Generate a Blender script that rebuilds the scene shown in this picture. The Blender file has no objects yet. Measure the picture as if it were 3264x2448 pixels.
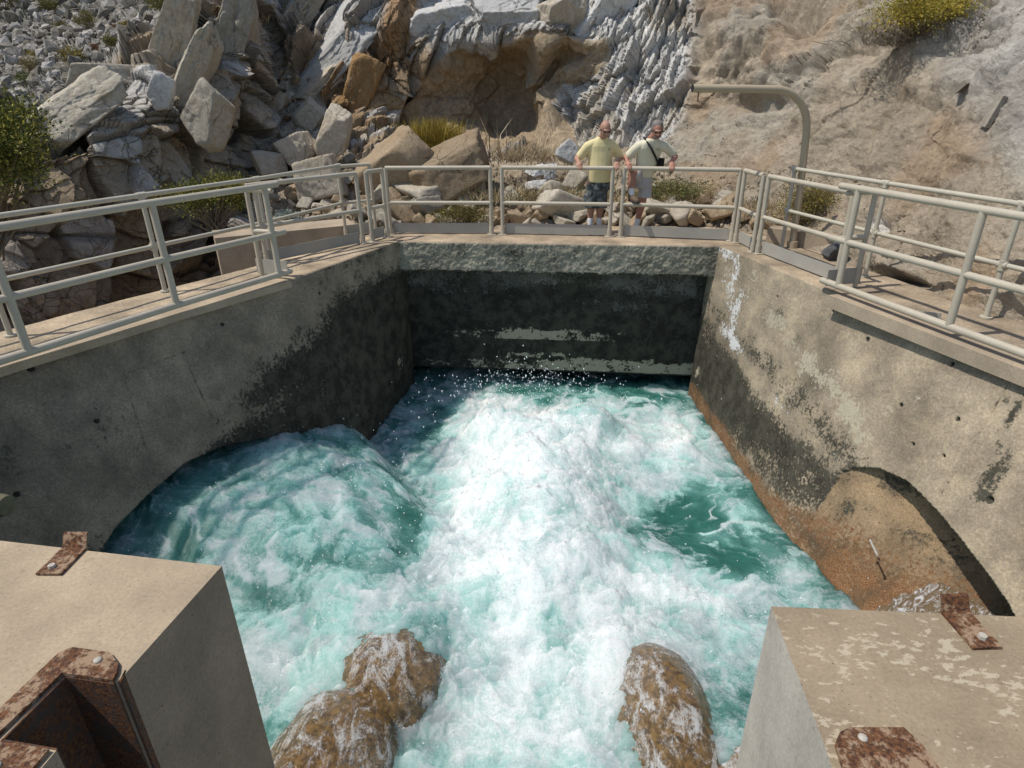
import bpy, bmesh, math, random
import numpy as np
from mathutils import Vector, Matrix

SC = bpy.context.scene
COL = SC.collection
rnd = random.Random(7)
rng = np.random.default_rng(11)

# ------------------------------------------------------------------ camera, world, sun, exposure
CAM_H, F_PX, PITCH, ROLL = 2.106, 1976.996, .434127270, -.0113207252
cam_d = bpy.data.cameras.new('camera')
cam_d.sensor_width = 36.0
cam_d.lens = F_PX / 3264 * 36.0
cam_d.clip_start, cam_d.clip_end = 0.05, 1500
cam = bpy.data.objects.new('camera', cam_d); COL.objects.link(cam)
_ct, _st, _c, _s = math.cos(PITCH), math.sin(PITCH), math.cos(ROLL), math.sin(ROLL)
_upv = Vector((0, _st, _ct)); _fw = Vector((0, _ct, -_st)); _rt = Vector((1, 0, 0))
_right = _rt*_c + _upv*_s
_up = -_rt*_s + _upv*_c
M = Matrix.Identity(4)
for i in range(3):
    M[i][0], M[i][1], M[i][2] = _right[i], _up[i], -_fw[i]
M[2][3] = CAM_H
cam.matrix_world = M
SC.camera = cam

SUN_EL, SUN_AZ = math.radians(61.5), math.atan2(-.985, -.17)   # azimuth from +Y towards +X
world = bpy.data.worlds.new("World"); SC.world = world; world.use_nodes = True
_nt = world.node_tree; _nt.nodes.clear()
_sky = _nt.nodes.new('ShaderNodeTexSky'); _sky.sky_type = 'NISHITA'; _sky.sun_disc = False
_sky.sun_elevation = SUN_EL; _sky.sun_rotation = SUN_AZ % (2*math.pi)
_bg = _nt.nodes.new('ShaderNodeBackground'); _bg.inputs[1].default_value = 0.13
_wo = _nt.nodes.new('ShaderNodeOutputWorld')
_nt.links.new(_sky.outputs[0], _bg.inputs[0]); _nt.links.new(_bg.outputs[0], _wo.inputs[0])
sun_d = bpy.data.lights.new('sun', 'SUN'); sun_d.energy = 3.8; sun_d.angle = math.radians(.53)
sun_d.color = (1.0, .95, .87)
sun = bpy.data.objects.new('sun', sun_d); COL.objects.link(sun)
_to = Vector((math.cos(SUN_EL)*math.sin(SUN_AZ), math.cos(SUN_EL)*math.cos(SUN_AZ), math.sin(SUN_EL)))
sun.rotation_euler = (-_to).to_track_quat('-Z', 'Y').to_euler()
SC.view_settings.view_transform = 'Standard'; SC.view_settings.look = 'None'
SC.view_settings.exposure = 0.0; SC.view_settings.gamma = 1.0
SC.view_settings.use_curve_mapping = False

# ------------------------------------------------------------------ survey helpers (photo measurement -> metres)
PK = 1.47559
def _ray(px, py):
    x = (np.asarray(px, float)*PK - 1632)/F_PX; y = -(np.asarray(py, float)*PK - 1224)/F_PX
    x, y = _c*x - _s*y, _s*x + _c*y
    return x, _ct + y*_st, -_st + y*_ct
def at_z(px, py, z=0.0):
    dx, dy, dz = _ray(px, py); t = (z - CAM_H)/dz
    return Vector((float(dx*t), float(dy*t), float(z)))
def at_y(px, py, Y):
    dx, dy, dz = _ray(px, py); t = Y/dy
    return Vector((float(dx*t), float(Y), float(CAM_H + dz*t)))
def pix(P):
    P = np.asarray(P, float); x = P[..., 0]; zz = P[..., 2] - CAM_H
    d = P[..., 1]*_ct - zz*_st; y = P[..., 1]*_st + zz*_ct
    d = np.maximum(d, .05); x, y = x/d, y/d
    x, y = _c*x + _s*y, -_s*x + _c*y
    return (x*F_PX + 1632)/PK, (-y*F_PX + 1224)/PK

# ------------------------------------------------------------------ noise
def _hash(ix, iy, iz, seed):
    h = (ix.astype(np.uint32)*np.uint32(374761393)) ^ (iy.astype(np.uint32)*np.uint32(668265263)) \
        ^ (iz.astype(np.uint32)*np.uint32(2246822519)) ^ np.uint32((seed*3266489917) & 0xffffffff)
    h = (h ^ (h >> np.uint32(15)))*np.uint32(2246822519)
    h = (h ^ (h >> np.uint32(13)))*np.uint32(3266489917)
    h ^= h >> np.uint32(16)
    return h
def _h01(*a):
    return _hash(*a).astype(np.float64)/4294967296.0
def vnoise(p, seed=0):
    i = np.floor(p).astype(np.int64); f = p - i
    u = f*f*f*(f*(f*6 - 15) + 10)
    r = 0
    for a in (0, 1):
        wx = u[:, 0] if a else 1 - u[:, 0]
        for b in (0, 1):
            wy = u[:, 1] if b else 1 - u[:, 1]
            for c in (0, 1):
                wz = u[:, 2] if c else 1 - u[:, 2]
                r = r + wx*wy*wz*_h01(i[:, 0]+a, i[:, 1]+b, i[:, 2]+c, seed)
    return r*2 - 1
def fbm(p, octv=5, seed=0, gain=.5, lac=2.03, mode=None):
    r = np.zeros(len(p)); a = 1.0; t = 0
    q = np.array(p, float)
    for o in range(octv):
        n = vnoise(q, seed + o*17)
        if mode == 'ridge': n = 1 - 2*np.abs(n)
        elif mode == 'billow': n = 2*np.abs(n) - 1
        r += a*n; t += a; a *= gain; q = q*lac + 3.7
    return r/t
def worley(p, seed=0, pn=2):
    """F1, F2, three random numbers of the nearest cell and the vector to its point"""
    i = np.floor(p).astype(np.int64); n = len(p)
    f1 = np.full(n, 9.0); f2 = np.full(n, 9.0)
    cid = np.zeros((n, 3), np.int64); vec = np.zeros((n, 3))
    for a in (-1, 0, 1):
        for b in (-1, 0, 1):
            for c in (-1, 0, 1):
                q = i + np.array([a, b, c])
                h = _hash(q[:, 0], q[:, 1], q[:, 2], seed)
                fp = np.stack([(h & np.uint32(1023)), (h >> np.uint32(10)) & np.uint32(1023), (h >> np.uint32(20)) & np.uint32(1023)], 1)/1023.0
                d = p - (q + fp); dd = np.sqrt((d*d).sum(1)) if pn == 2 else (d**4).sum(1)**.25
                m = dd < f1
                f2 = np.where(m, f1, np.minimum(f2, dd)); f1 = np.where(m, dd, f1)
                cid[m] = q[m]; vec[m] = d[m]
    r = np.stack([_h01(cid[:, 0], cid[:, 1], cid[:, 2], seed + k) for k in (101, 202, 303)], 1)
    return f1, f2, r, vec
def sstep(a, b, x):
    t = np.clip((x - a)/(b - a), 0, 1); return t*t*(3 - 2*t)
def blob(x, y, cx, cy, rx, ry, ang=0.0):
    c, s = math.cos(ang), math.sin(ang)
    u = ((x-cx)*c + (y-cy)*s)/rx; v = (-(x-cx)*s + (y-cy)*c)/ry
    return np.exp(-(u*u + v*v))
def inpoly(x, y, poly):
    r = np.zeros(x.shape, bool); n = len(poly)
    for i in range(n):
        x1, y1 = poly[i]; x2, y2 = poly[(i+1) % n]
        if y1 == y2: continue
        m = ((y1 > y) != (y2 > y)) & (x < (x2-x1)*(y-y1)/(y2-y1) + x1)
        r ^= m
    return r

# ------------------------------------------------------------------ object helpers
def tag(o, label=None, cat=None, group=None, kind=None):
    if label: o['label'] = label
    if cat: o['category'] = cat
    if group: o['group'] = group
    if kind: o['kind'] = kind
    return o
def empty(name, loc, label, cat, group=None):
    o = bpy.data.objects.new(name, None); COL.objects.link(o); o.location = loc
    o.empty_display_size = .2
    return tag(o, label, cat, group)
def link(name, me, mat=None, parent=None):
    o = bpy.data.objects.new(name, me); COL.objects.link(o)
    if mat:
        for m in (mat if isinstance(mat, (list, tuple)) else [mat]): me.materials.append(m)
    if parent is not None:
        p = Vector((0, 0, 0)); q = parent
        while q is not None: p += q.location; q = q.parent
        me.transform(Matrix.Translation(-p)); o.parent = parent
    return o
def obj(name, bm, mat=None, parent=None, smooth=None):
    me = bpy.data.meshes.new(name)
    bmesh.ops.recalc_face_normals(bm, faces=bm.faces)
    bm.to_mesh(me); bm.free()
    if smooth is not None:
        me.polygons.foreach_set('use_smooth', [True]*len(me.polygons))
        if smooth < 179: me.set_sharp_from_angle(angle=math.radians(smooth))
    return link(name, me, mat, parent)
def grid_mesh(name, P, attrs=None, smooth=True, mask=None):
    nr, nc, _ = P.shape
    me = bpy.data.meshes.new(name)
    me.vertices.add(nr*nc); me.vertices.foreach_set('co', P.reshape(-1).astype(np.float32))
    idx = np.arange(nr*nc).reshape(nr, nc)
    q = np.stack([idx[:-1, :-1], idx[:-1, 1:], idx[1:, 1:], idx[1:, :-1]], -1)
    q = q.reshape(-1, 4) if mask is None else q[mask]
    nf = len(q)
    me.loops.add(nf*4); me.loops.foreach_set('vertex_index', q.reshape(-1).astype(np.int32))
    me.polygons.add(nf)
    me.polygons.foreach_set('loop_start', np.arange(0, nf*4, 4, dtype=np.int32))
    try: me.polygons.foreach_set('loop_total', np.full(nf, 4, dtype=np.int32))
    except Exception: pass
    me.polygons.foreach_set('use_smooth', np.full(nf, smooth, dtype=bool))
    me.update(calc_edges=True); me.validate()
    for k, v in (attrs or {}).items(): set_attr(me, k, v)
    return me
def set_attr(me, k, v):
    a = me.attributes.new(k, 'FLOAT_COLOR', 'POINT')
    v = np.asarray(v, np.float32).reshape(len(me.vertices), -1)
    if v.shape[1] == 3: v = np.concatenate([v, np.ones((len(v), 1), np.float32)], 1)
    a.data.foreach_set('color', v.reshape(-1))
def soup(name, V, Fq, mat, parent=None, attrs=None, smooth=False):
    """mesh from an array of verts and an (n,k) array of faces"""
    me = bpy.data.meshes.new(name); Fq = np.asarray(Fq, np.int32); n, k = Fq.shape
    me.vertices.add(len(V)); me.vertices.foreach_set('co', np.asarray(V, np.float32).reshape(-1))
    me.loops.add(n*k); me.loops.foreach_set('vertex_index', Fq.reshape(-1))
    me.polygons.add(n); me.polygons.foreach_set('loop_start', np.arange(0, n*k, k, dtype=np.int32))
    me.polygons.foreach_set('use_smooth', np.full(n, smooth, dtype=bool))
    me.update(calc_edges=True); me.validate()
    for kk, v in (attrs or {}).items(): set_attr(me, kk, v)
    return link(name, me, mat, parent)

# ------------------------------------------------------------------ bmesh shapes
def tube(bm, pts, r, seg=14, caps=True, round_end=False, sx=1.0):
    pts = [Vector(p) for p in pts]
    rr = r if isinstance(r, (list, tuple)) else [r]*len(pts)
    rr = list(rr)
    if round_end:
        d0 = (pts[0]-pts[1]).normalized(); d1 = (pts[-1]-pts[-2]).normalized()
        a, b = pts[0].copy(), pts[-1].copy(); ra, rb = rr[0], rr[-1]
        pre = [(a + d0*ra*math.sin(t), ra*math.cos(t)) for t in (1.45, 1.1, .7, .35)]
        post = [(b + d1*rb*math.sin(t), rb*math.cos(t)) for t in (.35, .7, 1.1, 1.45)]
        pts = [p for p, _ in pre] + pts + [p for p, _ in post]
        rr = [q for _, q in pre] + rr + [q for _, q in post]
    rings = []; n = None
    for i, p in enumerate(pts):
        t = (pts[min(i+1, len(pts)-1)] - pts[max(i-1, 0)])
        t = t.normalized() if t.length > 1e-9 else Vector((0, 0, 1))
        if n is None:
            n = t.orthogonal().normalized() if abs(t.z) > .9 else t.cross(Vector((0, 0, 1))).normalized()
        n = (n - t*n.dot(t)).normalized(); b = t.cross(n)
        rings.append([bm.verts.new(p + (n*math.cos(a)*sx + b*math.sin(a))*rr[i]) for a in [2*math.pi*k/seg for k in range(seg)]])
    for a, b in zip(rings[:-1], rings[1:]):
        for k in range(seg):
            bm.faces.new((a[k], a[(k+1) % seg], b[(k+1) % seg], b[k]))
    if caps:
        bm.faces.new(rings[0][::-1]); bm.faces.new(rings[-1])
    return rings
def box(bm, c, u, v, w):
    """box about centre c with half-axis vectors u, v, w"""
    c, u, v, w = Vector(c), Vector(u), Vector(v), Vector(w)
    vs = [bm.verts.new(c + u*a + v*b + w*d) for a in (-1, 1) for b in (-1, 1) for d in (-1, 1)]
    for f in ((0, 1, 3, 2), (4, 6, 7, 5), (0, 4, 5, 1), (2, 3, 7, 6), (0, 2, 6, 4), (1, 5, 7, 3)):
        bm.faces.new([vs[k] for k in f])
    return vs
def prism(bm, poly, z0, z1):
    a = [bm.verts.new((p[0], p[1], z0)) for p in poly]; b = [bm.verts.new((p[0], p[1], z1)) for p in poly]
    n = len(poly)
    bm.faces.new(a[::-1]); bm.faces.new(b)
    for i in range(n): bm.faces.new((a[i], a[(i+1) % n], b[(i+1) % n], b[i]))
def ell(bm, c, r, rot=None, seg=16, rings=10):
    m = Matrix.Translation(Vector(c)) @ (rot.to_4x4() if rot else Matrix.Identity(4)) @ Matrix.Diagonal((r[0], r[1], r[2], 1))
    bmesh.ops.create_uvsphere(bm, u_segments=seg, v_segments=rings, radius=1, matrix=m)
def bevel(bm, w, seg=2, ang=.5):
    es = [e for e in bm.edges if len(e.link_faces) == 2 and e.calc_face_angle(0) > ang]
    bmesh.ops.bevel(bm, geom=es, offset=w, segments=seg, affect='EDGES', profile=.6)

# ------------------------------------------------------------------ materials
class NB:
    def __init__(self, name):
        self.m = bpy.data.materials.new(name); self.m.use_nodes = True
        self.t = self.m.node_tree; self.t.nodes.clear()
        self.out = self.t.nodes.new('ShaderNodeOutputMaterial')
        self.p = self.t.nodes.new('ShaderNodeBsdfPrincipled')
        self.t.links.new(self.p.outputs[0], self.out.inputs[0])
        self.tc = None
    def L(self, a, b): self.t.links.new(a, b)
    def coord(self):
        if not self.tc: self.tc = self.t.nodes.new('ShaderNodeTexCoord')
        return self.tc.outputs['Object']
    def world(self):
        if not getattr(self, 'geo', None): self.geo = self.t.nodes.new('ShaderNodeNewGeometry')
        return self.geo.outputs['Position']
    def noise(self, scale, detail=6, rough=.6, vec=None, dist=0.0):
        n = self.t.nodes.new('ShaderNodeTexNoise'); n.inputs['Scale'].default_value = scale
        n.inputs['Detail'].default_value = detail; n.inputs['Roughness'].default_value = rough
        n.inputs['Distortion'].default_value = dist
        self.L(vec if vec is not None else self.coord(), n.inputs['Vector']); return n.outputs[0]
    def mapping(self, vec, scale=(1, 1, 1), rot=(0, 0, 0)):
        n = self.t.nodes.new('ShaderNodeMapping'); n.inputs['Scale'].default_value = scale; n.inputs['Rotation'].default_value = rot
        self.L(vec, n.inputs['Vector']); return n.outputs[0]
    def voro(self, scale, vec=None, feature='F1', rand=1.0):
        n = self.t.nodes.new('ShaderNodeTexVoronoi'); n.feature = feature; n.inputs['Scale'].default_value = scale
        n.inputs['Randomness'].default_value = rand
        self.L(vec if vec is not None else self.coord(), n.inputs['Vector']); return n.outputs[0]
    def math(self, op, a, b=None, c=None):
        n = self.t.nodes.new('ShaderNodeMath'); n.operation = op
        for k, v in enumerate((a, b, c)):
            if v is None: continue
            if isinstance(v, (int, float)): n.inputs[k].default_value = v
            else: self.L(v, n.inputs[k])
        return n.outputs[0]
    def rng(self, v, a, b, c=0.0, d=1.0, smooth=True):
        n = self.t.nodes.new('ShaderNodeMapRange'); n.interpolation_type = 'SMOOTHSTEP' if smooth else 'LINEAR'
        for k, x in zip(('From Min', 'From Max', 'To Min', 'To Max'), (a, b, c, d)): n.inputs[k].default_value = x
        self.L(v, n.inputs['Value']); return n.outputs[0]
    def mix(self, f, a, b, mode='MIX'):
        n = self.t.nodes.new('ShaderNodeMix'); n.data_type = 'RGBA'; n.blend_type = mode
        for k, v in ((0, f), (6, a), (7, b)):
            if isinstance(v, (int, float)): n.inputs[k].default_value = v
            elif isinstance(v, tuple): n.inputs[k].default_value = (*v, 1)
            else: self.L(v, n.inputs[k])
        return n.outputs[2]
    def attr(self, name):
        n = self.t.nodes.new('ShaderNodeAttribute'); n.attribute_name = name; return n
    def sep(self, c):
        n = self.t.nodes.new('ShaderNodeSeparateColor'); self.L(c, n.inputs[0]); return n.outputs
    def gray(self, v):
        n = self.t.nodes.new('ShaderNodeCombineColor')
        for k in range(3): self.L(v, n.inputs[k])
        return n.outputs[0]
    def bump(self, h, strength, dist=.01, prev=None):
        n = self.t.nodes.new('ShaderNodeBump'); n.inputs['Strength'].default_value = strength; n.inputs['Distance'].default_value = dist
        self.L(h, n.inputs['Height'])
        if prev is not None: self.L(prev, n.inputs['Normal'])
        return n.outputs[0]
    def done(self, col, rough=.8, bump=None, spec=.3, metal=0.0):
        for k, v in (('Base Color', col), ('Roughness', rough), ('Specular IOR Level', spec), ('Metallic', metal)):
            if isinstance(v, (int, float)): self.p.inputs[k].default_value = v
            elif isinstance(v, tuple): self.p.inputs[k].default_value = (*v, 1)
            else: self.L(v, self.p.inputs[k])
        if bump is not None: self.L(bump, self.p.inputs['Normal'])
        return self.m
def speckle(b, col, amt=.3, s1=2.0, s2=40.0, vec=None):
    n1 = b.rng(b.noise(s1, 5, .6, vec), .3, .7, 1-amt, 1+amt*.7, False)
    n2 = b.rng(b.noise(s2, 3, .6, vec), .3, .7, 1-amt*.6, 1+amt*.5, False)
    return b.mix(1.0, col, b.gray(b.math('MULTIPLY', n1, n2)), 'MULTIPLY')

def mat_concrete(name):
    """weathered concrete: attr 'base' colour, attr 'wear' = (algae plus painted hole shade, lime, rust, white bloom)"""
    b = NB(name); v = b.world()
    base = b.attr('base').outputs['Color']; wa = b.attr('wear'); w = b.sep(wa.outputs['Color'])
    col = speckle(b, base, .40, 1.7, 48, v)
    nb = b.noise(5, 9, .72, v); nf = b.noise(26, 6, .7, v); ns = b.noise(90, 4, .7, v)
    pits = b.rng(b.noise(130, 2, .5, v), .62, .72)
    col = b.mix(b.math('MULTIPLY', pits, .35), col, (.06, .055, .05))
    mixn = b.math('ADD', b.math('MULTIPLY', nb, .5), b.math('MULTIPLY', nf, .5))
    # old render flaking off in patches of slightly different tone
    pa = b.math('ADD', b.math('MULTIPLY', b.noise(2.6, 8, .68, v), .6), b.math('MULTIPLY', nf, .4))
    col = b.mix(b.rng(pa, .52, .54, 0, .55), col, b.mix(1.0, col, (1.32, 1.30, 1.24), 'MULTIPLY'))
    col = b.mix(b.rng(pa, .47, .44, 0, .45), col, b.mix(1.0, col, (.66, .66, .68), 'MULTIPLY'))
    # algae crust, its tone also painting shade in the tie holes
    t = b.math('ADD', b.math('MULTIPLY', b.math('SUBTRACT', b.math('ADD', b.math('MULTIPLY', nf, .55), b.math('MULTIPLY', nb, .45)), .5), 2.2), w[0])
    crust = b.mix(b.rng(nb, .4, .62), (.019, .018, .013), (.064, .060, .044))
    crust = b.mix(b.rng(ns, .54, .78), crust, (.13, .125, .10))
    col = b.mix(b.rng(t, .38, .62, 0, .96), col, crust)
    # lime / bare cream patches with crisp edges where the crust has come off
    t = b.math('ADD', b.math('MULTIPLY', b.math('SUBTRACT', mixn, .5), 2.6), w[1])
    col = b.mix(b.rng(t, .50, .56, 0, .92), col, b.mix(b.rng(ns, .4, .7), (.38, .34, .245), (.54, .485, .36)))
    # rust / orange biofilm
    t = b.math('ADD', b.math('MULTIPLY', b.math('SUBTRACT', nf, .5), 1.6), w[2])
    och = b.mix(b.rng(ns, .35, .7), (.085, .042, .018), (.36, .19, .09))
    och = b.mix(b.rng(b.noise(3.2, 6, .65, v), .46, .66, 0, .75), och, (.085, .060, .036))
    col = b.mix(b.rng(t, .35, .65, 0, .92), col, och)
    # white bloom
    t = b.math('ADD', b.math('MULTIPLY', b.math('SUBTRACT', mixn, .5), 3.0), wa.outputs['Alpha'])
    col = b.mix(b.rng(t, .5, .62, 0, .9), col, (.66, .66, .64))
    h = b.math('ADD', b.math('MULTIPLY', nf, .6), b.math('MULTIPLY', ns, .4))
    return b.done(col, .88, b.bump(h, .55, .02), .2)

def mat_plain_concrete(name, base, flake=None, dark=.0, long=False):
    b = NB(name); v = b.world()
    col = speckle(b, base, .22, 2.5, 60, v)
    vs = b.mapping(v, (1, 1, .25)) if long else v
    n = b.noise(9, 8, .7, vs); nf = b.noise(38, 5, .7, v)
    col = b.mix(b.rng(n, .56, .72, 0, .5), col, tuple(c*.62 for c in base))
    if flake:
        vf = b.mapping(v, (1.0, 2.0, 1.0), (0, 0, .5))
        k = b.math('ADD', b.math('MULTIPLY', b.noise(16, 6, .66, vf), .65), b.math('MULTIPLY', b.noise(3.0, 3, .5, v), .35))
        col = b.mix(b.rng(k, .555, .585, 0, .8), col, flake)
    pit = b.rng(b.noise(70, 2, .5, v), .66, .74, 0, .6)
    col = b.mix(pit, col, (.05, .045, .04))
    h = b.math('ADD', n, b.math('MULTIPLY', nf, .6))
    return b.done(col, .88, b.bump(h, .35, .012), .2)

def mat_rock(name, fine=1.0):
    """natural rock coloured by attr 'col'"""
    b = NB(name); v = b.world()
    base = b.attr('col').outputs['Color']
    n1 = b.noise(1.1*fine, 8, .68, v); n2 = b.noise(7*fine, 7, .7, v); n3 = b.noise(34*fine, 5, .7, v)
    f = b.math('MULTIPLY', b.rng(n1, .3, .7, .72, 1.25, False), b.math('MULTIPLY', b.rng(n2, .3, .7, .74, 1.22, False), b.rng(n3, .3, .7, .80, 1.16, False)))
    col = b.mix(1.0, base, b.gray(f), 'MULTIPLY')
    col = b.mix(b.rng(b.noise(2.6*fine, 6, .65, v), .58, .74, 0, .45), col, (.30, .20, .11))
    wv = b.t.nodes.new('ShaderNodeVectorMath'); wv.operation = 'MULTIPLY_ADD'
    nv = b.t.nodes.new('ShaderNodeTexNoise'); nv.inputs['Scale'].default_value = 1.6; nv.inputs['Detail'].default_value = 5; b.L(v, nv.inputs['Vector'])
    b.L(nv.outputs[1], wv.inputs[0]); wv.inputs[1].default_value = (.55, .55, .55); b.L(v, wv.inputs[2])
    cv = b.mapping(wv.outputs[0], (1, .8, .55), (0, .65, 0))
    e1 = b.voro(1.5, cv, 'DISTANCE_TO_EDGE'); e2 = b.voro(4.6, cv, 'DISTANCE_TO_EDGE')
    ck = b.math('MAXIMUM', b.rng(e1, .0, .016, 1, 0), b.rng(e2, 0, .026, .7, 0))
    ck = b.math('MULTIPLY', ck, b.math('MULTIPLY', b.attr('col').outputs['Alpha'], b.rng(b.noise(.9, 3, .5, v), .40, .58)))
    col = b.mix(b.math('MULTIPLY', ck, .75), col, (.045, .036, .027))
    h = b.math('SUBTRACT', b.math('ADD', b.math('MULTIPLY', n2, .7), b.math('MULTIPLY', n3, .45)), b.math('MULTIPLY', ck, .6))
    return b.done(col, .92, b.bump(h, .8, .06), .15)

def mat_stone(name, base, tint=(.32, .22, .13), amt=.45):
    b = NB(name)
    rndn = b.t.nodes.new('ShaderNodeObjectInfo').outputs['Random']
    v = b.world()
    n1 = b.noise(2.3, 7, .65, v); n2 = b.noise(14, 6, .7, v); n3 = b.noise(60, 4, .7, v)
    f = b.math('MULTIPLY', b.rng(n2, .3, .7, .78, 1.2, False), b.rng(n3, .3, .7, .82, 1.15, False))
    f = b.math('MULTIPLY', f, b.rng(rndn, 0, 1, .8, 1.2, False))
    col = b.mix(b.rng(n1, .48, .68, 0, amt), base, tint)
    col = b.mix(1.0, col, b.gray(f), 'MULTIPLY')
    wv = b.t.nodes.new('ShaderNodeVectorMath'); wv.operation = 'MULTIPLY_ADD'
    nv = b.t.nodes.new('ShaderNodeTexNoise'); nv.inputs['Scale'].default_value = 2.0; nv.inputs['Detail'].default_value = 5; b.L(v, nv.inputs['Vector'])
    b.L(nv.outputs[1], wv.inputs[0]); wv.inputs[1].default_value = (.5, .5, .5); b.L(v, wv.inputs[2])
    e1 = b.voro(2.1, b.mapping(wv.outputs[0], (1, .8, .5), (0, .7, 0)), 'DISTANCE_TO_EDGE')
    ck = b.math('MULTIPLY', b.rng(e1, .0, .014, 1, 0), b.rng(b.noise(1.3, 3, .5, v), .50, .64))
    col = b.mix(b.math('MULTIPLY', ck, .5), col, (.06, .05, .035))
    lich = b.rng(b.noise(5.5, 6, .7, v), .58, .66, 0, .35); col = b.mix(lich, col, b.mix(1.0, col, (1.5, 1.5, 1.45), 'MULTIPLY'))
    h = b.math('SUBTRACT', b.math('ADD', b.math('MULTIPLY', n2, .8), b.math('MULTIPLY', n3, .4)), b.math('MULTIPLY', ck, .7))
    return b.done(col, .9, b.bump(h, .9, .04), .15)

def mat_paint(name, base, rough=.5, chip=(.22, .13, .08), chips=.70):
    b = NB(name); v = b.world()
    col = speckle(b, base, .10, 3, 50, v)
    k = b.noise(11, 7, .75, v)
    col = b.mix(b.rng(k, .60, .78, 0, .35), col, tuple(c*.6 for c in base))
    col = b.mix(b.rng(b.noise(23, 6, .8, v), chips, chips+.04, 0, .8), col, chip)
    return b.done(col, rough, b.bump(b.noise(45, 4, .6, v), .12, .004), .4)

def mat_rust(name, paint=(.36, .27, .20), amount=.5):
    b = NB(name); v = b.world()
    n = b.noise(24, 8, .75, v); nl = b.noise(6, 5, .6, v)
    r = b.mix(b.rng(b.noise(60, 5, .7, v), .35, .65), (.045, .022, .015), (.17, .075, .032))
    k = b.math('ADD', b.math('MULTIPLY', n, .6), b.math('MULTIPLY', nl, .4))
    col = b.mix(b.rng(k, amount-.05, amount+.04), r, paint)
    return b.done(col, .85, b.bump(b.math('ADD', n, b.noise(110, 3, .6, v)), .5, .006), .25)

def mat_flat(name, col, rough=.7, amt=.15, s=30, spec=.3, metal=0.0, bump=.2):
    b = NB(name)
    c = speckle(b, col, amt, s*.15, s)
    return b.done(c, rough, b.bump(b.noise(s*2, 4, .6), bump, .004), spec, metal)

def mat_leaf(name, transl=.25):
    b = NB(name); a = b.attr('col').outputs['Color']
    b.done(a, .6, None, .25)
    tr = b.t.nodes.new('ShaderNodeBsdfTranslucent'); b.L(a, tr.inputs[0])
    mx = b.t.nodes.new('ShaderNodeMixShader'); mx.inputs[0].default_value = transl
    b.L(b.p.outputs[0], mx.inputs[1]); b.L(tr.outputs[0], mx.inputs[2]); b.L(mx.outputs[0], b.out.inputs[0])
    return b.m

M_WALL = mat_concrete('weathered_concrete')
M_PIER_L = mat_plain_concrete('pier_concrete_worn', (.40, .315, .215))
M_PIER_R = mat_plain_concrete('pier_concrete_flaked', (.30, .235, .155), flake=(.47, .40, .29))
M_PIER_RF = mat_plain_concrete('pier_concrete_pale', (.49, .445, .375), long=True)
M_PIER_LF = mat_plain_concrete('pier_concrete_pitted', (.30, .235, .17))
M_SLAB = mat_plain_concrete('slab_concrete', (.38, .305, .22))
M_ROCK = mat_rock('cliff_rock')
M_TAN = mat_stone('tan_stone', (.36, .275, .18), (.29, .19, .10), .5)
M_PALE = mat_stone('pale_stone', (.45, .395, .31), (.37, .28, .18), .4)
M_GREY = mat_stone('grey_stone', (.41, .37, .295), (.31, .235, .15), .45)
M_OCHRE = mat_stone('ochre_stone', (.27, .165, .075), (.33, .25, .16), .45)
M_WHITE = mat_stone('white_stone', (.56, .55, .52), (.42, .38, .32), .3)
M_DARKST = mat_stone('dark_stone', (.15, .15, .16), (.10, .10, .10), .4)
M_RAIL = mat_paint('rail_paint', (.455, .405, .315), chips=.665)
M_RAILO = mat_paint('outer_rail_paint', (.46, .425, .335), chips=.66)
M_TOE = mat_paint('toe_board_paint', (.36, .345, .30), .6, chips=.74)
M_DAVIT = mat_paint('davit_paint', (.43, .35, .235), .55, chips=.72)
M_RUST = mat_rust('rusty_steel', (.30, .205, .13), .52)
M_RUST_SHADE = mat_rust('slot_shade_rust', (.075, .05, .04), .52)  # rust darkened in colour to deepen the shade inside the slot
M_BOLT = mat_flat('bolt_steel', (.42, .38, .32), .6, .2, 60)
M_DARK = mat_flat('void_shade', (.02, .02, .02), .9)  # near-black colour stands in for shade inside the openings
M_WOOD = mat_flat('grey_timber', (.33, .29, .235), .9, .3, 25)
M_LEAF = mat_leaf('leaves')
M_TWIG = mat_flat('twig_bark', (.20, .16, .11), .9, .3, 40)
M_DRY = mat_leaf('dry_stems', .1)

# ------------------------------------------------------------------ basin walls
def mk(pts):
    p = sorted(pts); xs = [a for a, _ in p]; ys = [q for _, q in p]
    return lambda y: np.interp(y, xs, ys)
WATER_Z = -2.6
RT = mk([(9.9, 3.15), (9.52, 3.21), (7, 3.77), (4.6, 4.42), (2.2, 5.05), (-1, 5.9)])
RB = mk([(9.9, 3.07), (9.68, 3.08), (6.07, 3.19), (4.72, 3.36), (2.2, 3.65), (-1, 4.0)])
LT = mk([(10.5, -1.75), (10.12, -1.81), (7.9, -2.8), (6.45, -3.75), (5.0, -4.6), (2.6, -6), (-1, -8.0)])
LB = mk([(10.8, -1.75), (10.3, -1.8), (8, -2.2), (6, -3.1), (4.7, -3.7), (2.5, -4.6), (-1, -5.9)])
RARCH = mk([(5.72, -1.66), (5.60, -1.52), (5.524, -1.468), (5.343, -1.364), (5.025, -1.309), (4.653, -1.363), (4.29, -1.44), (3.938, -1.535), (3.706, -1.608), (3.1, -1.9), (2.6, -2.6), (2.5, -3.4)])
LARCH = mk([(8.0, -3.3), (7.804, -2.645), (7.391, -2.166), (7.085, -1.846), (6.627, -1.681), (6.223, -1.537), (5.812, -1.496), (5.357, -1.601), (4.977, -1.716), (4.6, -1.95), (4.2, -2.4), (4.0, -3.3)])

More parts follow.
